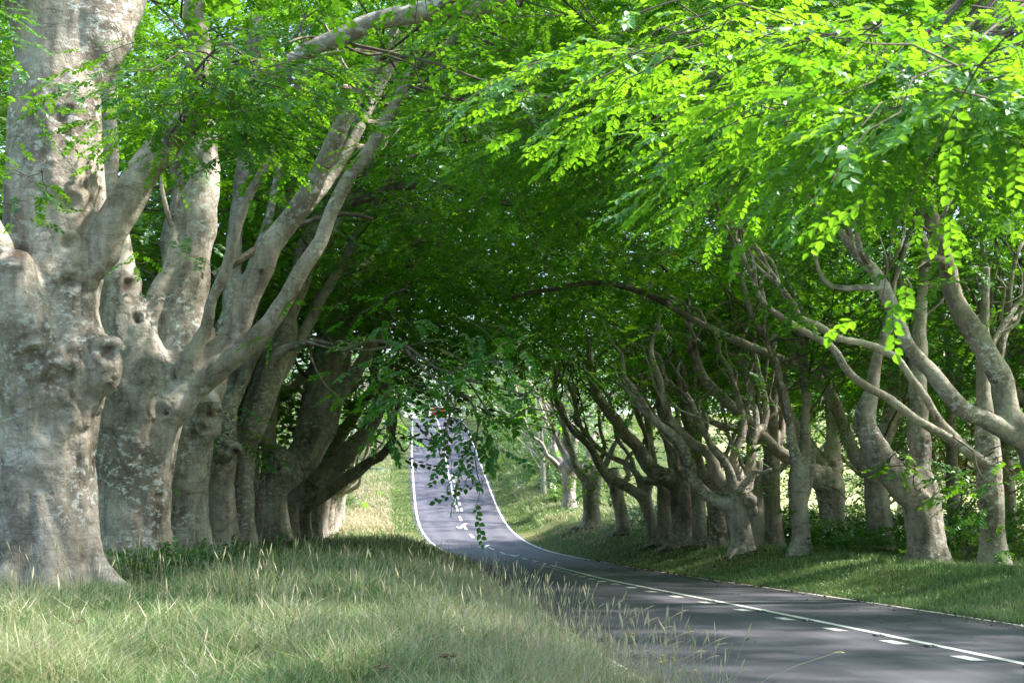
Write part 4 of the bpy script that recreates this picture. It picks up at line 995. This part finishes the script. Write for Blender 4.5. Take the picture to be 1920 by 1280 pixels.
# ------------------------------------------------------------------ grass
def blades(x, y, h, w, tint, r_, bend=.5):
    n = len(x); z = ground(x, y); b = np.stack([x, y, z], 1)
    a = r_.uniform(0, 2*np.pi, n); dirv = np.stack([np.cos(a), np.sin(a), np.zeros(n)], 1)
    fa = r_.normal(0, .7, n); sv = np.stack([np.cos(fa), np.sin(fa), np.zeros(n)], 1)
    bd = np.abs(r_.normal(bend, .28, n))*h
    m1 = b+UP*(h*.55)[:, None]+dirv*(bd*.30)[:, None]; tip = b+UP*(h*(1-.22*bd/np.maximum(h, .01)))[:, None]+dirv*bd[:, None]
    V = np.stack([b-sv*w[:, None]-UP*.03, b+sv*w[:, None]-UP*.03, m1+sv*(w*.75)[:, None], m1-sv*(w*.75)[:, None], tip], 1).reshape(-1, 3)
    i = np.arange(n)[:, None]*5
    return V, i+np.array([[0,1,2,3]]), i+np.array([[3,2,4]]), tint
def grass_obj(name, x, y, h, w, tint, r_, label, bend=.5):
    V, Q4, T3, t = blades(x, y, h, w, tint, r_, bend)
    m = MB(); m.add(V, Q4, 0, t); m.F.append(T3); m.M.append(np.zeros(len(T3))); m.T.append(t)
    o = m.build(name, [GRASS]); return tag(o, label, 'grass', kind='stuff')
def sample(n, y0, y1, pxa, pxb, r_):
    u = r_.uniform(0, 1, n); y = y0/(1-u*(1-y0/y1)); px = r_.uniform(pxa, pxb, n)
    return (px-CX)/F*y, y
ROOTS = np.array([[*t.base[:2], t.trunk_r] for t in TREES])
def foot(x, y):
    o = np.full(len(x), 9.0)
    for bx, by, br in ROOTS: o = np.minimum(o, np.hypot(x-bx, y-by)/max(br, .3))
    return np.clip((o-1.1)/1.6, .22, 1)
def patch(x, y, sc_=.5, seed=11): return fbm(np.stack([x*sc_, y*sc_, np.zeros(len(x))], 1), 3, seed)
r_ = np.random.default_rng(55)
x, y = sample(270000, 10.0, 112, -180, 1420, r_)
u = x-at(y, XC); ul = -u-at(y, HL); ok = ul > .02; x, y, ul = x[ok], y[ok], ul[ok]
pt = patch(x, y); tuft = patch(x, y, 1.6, 77); dry = np.exp(-((ul-1.0)/1.3)**2)
h = (.17+.22*np.clip(pt+.5, 0, 1.2))*(1+.75*np.clip(tuft, -.6, .8))*r_.uniform(.45, 1.6, len(x))*(1-.45*np.exp(-(ul/.7)**2))*foot(x, y)
tn = np.clip(.45+.30*pt+.18*tuft+.20*dry+r_.normal(0, .26, len(x))+.48*np.exp(-((y-106)/17)**2)*(ul > 1.7), 0, 1)
grass_obj('verge_grass', x, y, h, np.maximum(.0036, .00028*y)*r_.uniform(.6, 1.8, len(x)), tn, r_, 'long mixed green and straw grass covering the left verge', .62)
x, y = sample(9000, 11, 60, -120, 1400, r_)
u = x-at(y, XC); ul = -u-at(y, HL); tuft = patch(x, y, 1.1, 78); ok = (ul > .05) & (tuft > -.05+.3*np.clip(ul-2, 0, 1)-.3*np.exp(-((ul-.8)/.8)**2)); x, y = x[ok], y[ok]
grass_obj('dry_grass', x, y, r_.uniform(.30, .75, len(x)), np.maximum(.0022, .00016*y), np.clip(r_.normal(.84, .10, len(x)), .5, 1), r_, 'bleached arching grass blades tangled through the left verge', .75)
x, y = sample(170000, 22, 112, 1000, 2250, r_)
u = x-at(y, XC); ur = u-at(y, HR); ok = (ur > .05) & (ur < 12); x, y, ur = x[ok], y[ok], ur[ok]
pt = patch(x, y, .45, 31)
h = np.where(ur < 3.2, .09, .20)*r_.uniform(.6, 1.5, len(x)); h = h*(1+.5*np.clip(pt, 0, 1))*foot(x, y); h *= np.where(y > 80, 1.6, 1)
tn = np.clip(.42+.24*pt+r_.normal(0, .15, len(x))+np.where((y > 82) & (ur > 1.5), .32, 0), 0, 1)
grass_obj('verge_grass', x, y, h, np.maximum(.003, .00028*y), tn, r_, 'short green grass bank along the right verge')
x, y = sample(90000, 100, 215, 520, 1300, r_)
u = x-at(y, XC); ur = u-at(y, HR); ul = -u-at(y, HL); ok = ((ur > .05) & (ur < 14)) | ((ul > .05) & (ul < 14)); x, y, u = x[ok], y[ok], u[ok]
uu = np.abs(u)-3.1; pt = patch(x, y, .3, 41)
h = np.where(uu < 1.6, .10, .38)*r_.uniform(.6, 1.4, len(x))
tn = np.clip(np.where(uu < 1.6, .40, .60)+np.where((u < 0) & (uu > 1.8), .38*np.exp(-((y-108)/16)**2), 0)+.25*pt+r_.normal(0, .12, len(x)), 0, 1)
grass_obj('hill_grass', x, y, h, np.full(len(x), .03), tn, r_, 'sunlit straw and green grass on the far hill verges')
# tall dry flowering stems among the grass
n = 5200
x, y = sample(n, 12, 62, -120, 1400, r_)
u = x-at(y, XC); ul = -u-at(y, HL); ok = (ul > .15) & (r_.uniform(0, 1, n) < np.clip(.25+1.0*patch(x, y, .9, 79), .06, 1)+.7*np.exp(-((ul-.8)/1.0)**2)); x, y = x[ok], y[ok]
m = MB()
for i in range(len(x)):
    b = np.array([x[i], y[i], gz(x[i], y[i])]); H = r_.uniform(.38, .95); a = r_.uniform(0, 6.28); ln = r_.uniform(.04, .30)*H
    q = np.linspace(0, 1, 5); c = b+np.stack([math.cos(a)*ln*q**2, math.sin(a)*ln*q**2, H*q], 1)
    w = max(.0024, .00016*y[i])
    V, Qs, _ = tube(np.hstack([c, np.linspace(w, w*.6, 5)[:, None]]), 3); tt = np.clip(r_.normal(.80, .10), .5, 1); m.add(V, Qs, 0, tt)
    if r_.uniform() < .35: continue
    e = c[-1]; dv = unit(c[-1]-c[-2]); hl = r_.uniform(.07, .17); ww = hl*r_.uniform(.03, .06)+.001
    hd = np.array([[*(e), .001], [*(e+dv*hl*.35), ww], [*(e+dv*hl*.7+UP*-.004), ww*.8], [*(e+dv*hl), .001]])
    V, Qs, _ = tube(hd, 4); m.add(V, Qs, 0, tt)
for (a, b_, d_) in [(1000,1085,25),(1012,1070,25),(1040,1062,25),(1055,1110,24),(985,1080,26),(1028,1105,24.5),(1070,1105,24),(930,1060,28),(945,1075,27.5),(905,1065,29),(1180,1150,19),(1205,1145,19),(1215,1165,18.5),(1262,1155,17.5),(1240,1180,17.8),(1275,1190,17),(1335,1205,15.5),(1345,1210,15.4),(1325,1235,15.3),(1310,1190,15.8),(1560,1225,13.2),(1380,1265,14),(1160,1130,20),(1100,1120,22),(1120,1140,21.5),(1085,1135,22.5),(1300,1225,16),(1255,1210,17)]:
    tp = P(a, b_, d_); bx = tp[0]-.22*r_.uniform(.3, 1.4); bx = min(bx, float(at(d_, XC)-at(d_, HL))-.02); g = gz(bx, d_)
    q = np.linspace(0, 1, 6)[:, None]; base = np.array([bx, d_, g]); c = base*(1-q)+tp*q; c[:, 0] -= .16*np.sin(q[:, 0]*np.pi)*abs(tp[0]-bx); c[:, 2] += .10*np.sin(q[:, 0]*np.pi)*(tp[2]-g)
    V, Qs, _ = tube(np.hstack([c, np.linspace(.0032, .0022, 6)[:, None]]), 4); tt = r_.uniform(.7, .9); m.add(V, Qs, 0, tt)
    dv = unit(c[-1]-c[-2]); hl = r_.uniform(.12, .22)
    hd = np.array([[*c[-1], .002], [*(c[-1]+dv*hl*.3), .008], [*(c[-1]+dv*hl*.7-UP*.012), .007], [*(c[-1]+dv*hl-UP*.03), .001]])
    V, Qs, _ = tube(hd, 5); m.add(V, Qs, 0, tt)
tag(m.build('seed_grass', [STRAW]), 'dry straw-coloured flowering grass stems standing along the left verge', 'grass', kind='stuff')

n = 5200
y = 12/(1-r_.uniform(0, 1, n)*(1-12/75)); rt = r_.uniform(0, 1, n) < .6
off = np.abs(r_.exponential(.22, n)); off = np.where(r_.uniform(0, 1, n) < .06, r_.uniform(0, 3.0, n), off)
x = np.where(rt, at(y, XC)+at(y, HR)+.12-off, at(y, XC)-at(y, HL)+off)
a = r_.uniform(0, 6.28, n); l = r_.uniform(.02, .045, n)*np.maximum(1, y/30); d1 = np.stack([np.cos(a), np.sin(a), r_.normal(0, .25, n)], 1)*l[:, None]; d2 = np.stack([-np.sin(a), np.cos(a), r_.normal(0, .25, n)], 1)*(l*.55)[:, None]
zz = at(y, ZR)+.014
kq = r_.integers(0, len(ROOTS), 9000); aa = r_.uniform(0, 6.28, 9000); rr_ = np.maximum(ROOTS[kq, 2], .3)*(1.0+np.abs(r_.normal(0, 1.0, 9000)))
fx = ROOTS[kq, 0]+np.cos(aa)*rr_; fy = ROOTS[kq, 1]+np.sin(aa)*rr_
n2 = len(fx); l2 = r_.uniform(.025, .05, n2)*np.maximum(1, fy/30); a2 = r_.uniform(0, 6.28, n2)
d1 = np.vstack([d1, np.stack([np.cos(a2), np.sin(a2), r_.normal(0, .3, n2)], 1)*l2[:, None]]); d2 = np.vstack([d2, np.stack([-np.sin(a2), np.cos(a2), r_.normal(0, .3, n2)], 1)*(l2*.6)[:, None]])
x = np.concatenate([x, fx]); y = np.concatenate([y, fy]); zz = np.concatenate([zz, ground(fx, fy)+.03+r_.uniform(0, .03, n2)]); n = len(x)
c = np.stack([x, y, zz], 1)
m = MB(); m.add(np.stack([c-d1, c+d2, c+d1, c-d2], 1).reshape(-1, 3), np.arange(n)[:, None]*4+np.array([[0,1,2,3]]), 0, r_.uniform(0, 1, n))
LITTER = leaf_material('dead_leaf', (.07, .045, .022), (.14, .09, .045), (.24, .17, .09), (.05, .03, .01), (.10, .06, .02), .15, .05)
tag(m.build('leaf_litter', [LITTER]), 'brown fallen leaves and husks scattered along the road edges and round the trunks', 'litter', kind='stuff')
# ------------------------------------------------------------------ wild flowers and dead umbels
YEL = plain('yellow_petal', (.80, .52, .02), .6); STM = plain('flower_stem', (.10, .16, .05), .8); BRN = plain('dry_seedhead', (.12, .085, .055), .9)
def flower(px, py, d, k, label):
    e_ = P(px, py, d); x, yv = e_[0], e_[1]; g = gz(x, yv); H = max(.15, e_[2]-g)
    o = empty('yellow_wildflower', (x, yv, g)); tag(o, label, 'flower', 'yellow flowers by the road edge')
    rr = np.random.default_rng(int(px)); m = MB(); tops = []
    for j in range(k):
        a = rr.uniform(0, 6.28); t = np.array([math.cos(a)*.035*j, math.sin(a)*.035*j, H*(1-.07*j)])
        c = np.array([[0,0,-.03,.0035],[t[0]*.3,t[1]*.3,H*.5,.003],[*t,.0025]])
        V, Qs, _ = tube(catmull(c, n=3), 5); m.add(V, Qs); tops.append(t)
    m.build('stem', [STM], o)
    for t in tops:
        b = MB(); ring = []
        for q in range(12):
            a = q*math.pi/6; ca, sa = math.cos(a), math.sin(a); cb, sb = math.cos(a+.24), math.sin(a+.24); cc, s2 = math.cos(a-.24), math.sin(a-.24)
            b.add(np.array([t, t+[.014*cb,.014*sb,.004], t+[.022*ca,.022*sa,.006], t+[.014*cc,.014*s2,.004]]), [[0,1,2,3]])
        th = np.array([[math.cos(a)*.008, math.sin(a)*.008, 0] for a in np.linspace(0, 6.28, 8, endpoint=False)])
        b.add(np.vstack([t+th, [t+[0,0,.008]]]), [[i, (i+1) % 8, 8] for i in range(8)])
        b.build('flower_head', [YEL], o)
fl = [(1073,1163,20,1,'lone yellow flower beside the tallest straw stems at the road edge'),(1137,1188,18.5,2,'pair of yellow flowers farther up the road edge'),(1172,1188,18,1,'single small yellow flower left of the three-headed one'),(1187,1187,18,2,'yellow flower cluster halfway along the verge edge'),(1243,1228,16.6,3,'three-headed yellow flower low among pale stems'),(1262,1232,16.4,2,'yellow flower leaning over the asphalt'),(1240,1240,16.4,1,'lowest small yellow flower under the three-headed one'),(1304,1256,15.6,2,'nearest yellow flower by the bottom of the verge'),(958,1157,19.5,1,'isolated yellow flower deep in the straw grass')]
for f in fl: flower(*f)
def umbel(px, py, d, label, tilt):
    e_ = P(px, py, d); x, yv = e_[0], e_[1]; g = gz(x, yv); H = max(.25, e_[2]-g)
    o = empty('dried_umbel', (x, yv, g)); tag(o, label, 'plant', 'dead umbel heads in the grass')
    rr = np.random.default_rng(int(px)); m = MB()
    c = catmull(np.array([[0,0,-.03,.004],[.01,0,H*.5,.0035],[tilt*.05,0,H,.003]]), n=4); V, Qs, _ = tube(c, 5); m.add(V, Qs)
    b = MB(); top = c[-1, :3]
    for q in range(16):
        a = rr.uniform(0, 6.28); s = rr.uniform(.03, .10); t = top+np.array([math.cos(a)*s, math.sin(a)*s, .045-rr.uniform(0, .02)])
        V, Qs, _ = tube(np.array([[*top,.0016],[*t,.0012]]), 3); m.add(V, Qs)
        V, Qs, _ = tube(np.array([[*(t-[0,0,.008]),.003],[*t,.017],[*(t+[0,0,.009]),.005]]), 5); b.add(V, Qs)
    m.build('stem', [BRN], o); b.build('seed_head', [BRN], o)
umbel(140, 1170, 15, 'brown dead umbel standing at left in front of the giant trunk', .4)
umbel(96, 1224, 14, 'small brown umbel low at the far left corner', -.3)
umbel(836, 1236, 13.2, 'ragged brown umbel near the bottom middle of the grass', .6)
umbel(712, 1268, 12.6, 'brown umbel barely showing at the bottom edge', .2)
for i, (px, d) in enumerate([(285,28.2),(262,30),(305,31),(400,35),(340,33),(395,38),(440,42),(480,47),(560,60),(520,54),(365,36),(330,31.5)]):
    q = P(px, 0, d)
    shrub('broadleaf_weed', q[0], d, .34, .42, 16, 1.15, LEAF_SHRUB, f'low broad-leaved weed in the grass at the left trunks, {ORD[i]} of them', 'weeds at the left trunks', .6, 'weed')
# fern-like plants at the right trunks
def fern(x, yv, label):
    g = gz(x, yv); o = empty('fern_plant', (x, yv, g)); tag(o, label, 'fern', 'ferns at the right trunks')
    rr = np.random.default_rng(int(x*100+yv)); 
    for k in range(8):
        m = MB(); a = k*.8+rr.uniform(-.3, .3); ln = rr.uniform(.7, 1.1); e = np.array([math.cos(a), math.sin(a), 0]); sd = np.array([-e[1], e[0], 0])
        prev = None
        for q in np.linspace(.12, 1, 12):
            c = e*ln*.75*q+UP*(ln*.75*math.sin(q*2.0)); w = .20*ln*(1-q)**.7+.01
            for s in (1, -1):
                b0 = c; t = c+sd*s*w+e*.05-UP*.02
                m.add(np.array([b0-e*.022, t, b0+e*.022]), [[0,1,2]], 0, rr.uniform(.4, .9))
            if prev is not None: m.add(np.array([prev-sd*.006, prev+sd*.006, c+sd*.005, c-sd*.005]), [[0,1,2,3]], 0, .6)
            prev = c
        m.build('frond', [LEAF_FAR], o)
fern(11.7, 39.2, 'fern spreading between the stout and slim right trunks')
fern(10.4, 44.5, 'fern at the dark foot left of the stout right trunk')
fern(13.0, 38.8, 'fern at the lower right edge beside the slim trunk')

# ------------------------------------------------------------------ red car coming over the crest
def car(x, y, rz):
    red = plain('red_car_paint', (.55, .03, .03), .25); gl = plain('car_glass', (.02, .025, .03), .08); ru = plain('tyre_rubber', (.02, .02, .02), .9); si = plain('lamp_glass', (.85, .85, .85), .1)
    o = empty('red_car', (x, y, float(at(y, ZR))+.01), rz); tag(o, 'red car coming over the crest of the far hill', 'car')
    prof_ = [(-2.05,.32),(-2.1,.62),(-1.95,.78),(-1.05,.92),(-.45,1.38),(.55,1.45),(1.35,1.30),(1.85,.95),(2.05,.85),(2.1,.5),(2.0,.32)]
    m = MB(); n = len(prof_)
    V = []
    for xw, sc_ in ((-.86,.94),(-.80,1.0),(.80,1.0),(.86,.94)):
        for (a, b) in prof_: V.append((xw*(1 if b < .95 else .82), a*(.99 if abs(xw) > .82 else 1), .32+(b-.32)*sc_))
    Fq = [[r*n+i, r*n+(i+1) % n, (r+1)*n+(i+1) % n, (r+1)*n+i] for r in range(3) for i in range(n)]
    m.add(V, Fq); m.F.append(np.array([list(range(n-1, -1, -1))])); m.F.append(np.array([list(range(3*n, 4*n))])); m.M += [np.zeros(1)]*2; m.T += [np.zeros(1)]*2
    m.build('body', [red], o)
    w = MB(); w.add([(-.62,-1.02,.955),(.62,-1.02,.955),(.56,-.5,1.365),(-.56,-.5,1.365)], [[0,1,2,3]]); w.build('windscreen', [gl], o)
    for s in (-1, 1):
        w = MB(); w.add([(s*.73,-.8,.97),(s*.73,1.3,.97),(s*.70,1.0,1.3),(s*.70,-.35,1.33)], [[0,1,2,3]]); w.build('side_window', [gl], o)
        h = MB(); h.box((s*.6,-2.09,.68), (.36,.06,.15)); h.build('headlight', [si], o)
        for yy in (-1.3, 1.3):
            t = MB(); V, Qs, T = tube(np.array([[s*.70,yy,.31,.31],[s*.74,yy,.31,.31],[s*.86,yy,.31,.31],[s*.90,yy,.31,.28]]), 18); n0 = t.n; t.add(V, Qs); t.F.append(T); t.M.append(np.zeros(len(T))); t.T.append(np.zeros(len(T))); t.build('wheel', [ru], o)
    g = MB(); g.box((0,-2.1,.5), (.9,.05,.14)); g.build('grille', [gl], o)
car(float(at(198, XC))-1.55+2.6, 198, R(6))

# ------------------------------------------------------------------ light, sky, camera
SUN_AZ = (0.96, 0.06); SUN_EL = 52
w = bpy.data.worlds.new('World'); sc.world = w; w.use_nodes = True
nt = w.node_tree; bg = nt.nodes['Background']; sky = nt.nodes.new('ShaderNodeTexSky'); sky.sky_type = 'NISHITA'; sky.sun_disc = False
sky.sun_elevation = R(SUN_EL); sky.sun_rotation = math.atan2(SUN_AZ[0], SUN_AZ[1])
sky.air_density = 1.0; sky.dust_density = 1.5
nt.links.new(sky.outputs[0], bg.inputs[0]); bg.inputs[1].default_value = .15
sl = bpy.data.lights.new('sun', 'SUN'); sl.energy = 4.5; sl.angle = R(3); sl.color = (1, .95, .86)
so = bpy.data.objects.new('sun', sl); COL.objects.link(so)
ce = math.cos(R(SUN_EL)); hn = math.hypot(*SUN_AZ)
sv = Vector((SUN_AZ[0]/hn*ce, SUN_AZ[1]/hn*ce, math.sin(R(SUN_EL))))
so.rotation_euler = sv.to_track_quat('Z', 'Y').to_euler()
cam = bpy.data.cameras.new('camera'); co = bpy.data.objects.new('camera', cam); COL.objects.link(co)
co.location = (0, 0, ZC); co.rotation_euler = (R(90), 0, 0)
cam.sensor_width = 36; cam.lens = F/1920*36; cam.shift_y = (CY-640)/1920; cam.clip_end = 3000; cam.clip_start = .1; cam.dof.use_dof = True; cam.dof.focus_distance = 26; cam.dof.aperture_fstop = 4.5
sc.camera = co
sc.view_settings.view_transform = 'Standard'; sc.view_settings.look = 'None'; sc.view_settings.gamma = 1
sc.view_settings.exposure = 1.85
cy = sc.cycles
cy.max_bounces = 8; cy.diffuse_bounces = 5; cy.glossy_bounces = 2; cy.transmission_bounces = 6; cy.transparent_max_bounces = 4
cy.use_denoising = True; cy.sample_clamp_indirect = 6.0; cy.caustics_reflective = False; cy.caustics_refractive = False
try: cy.denoiser = 'OPENIMAGEDENOISE'; cy.denoising_input_passes = 'RGB_ALBEDO_NORMAL'
except Exception: pass
print('PADS', npad, 'faces', sum(len(o.data.polygons) for o in bpy.data.objects if o.type == 'MESH'))
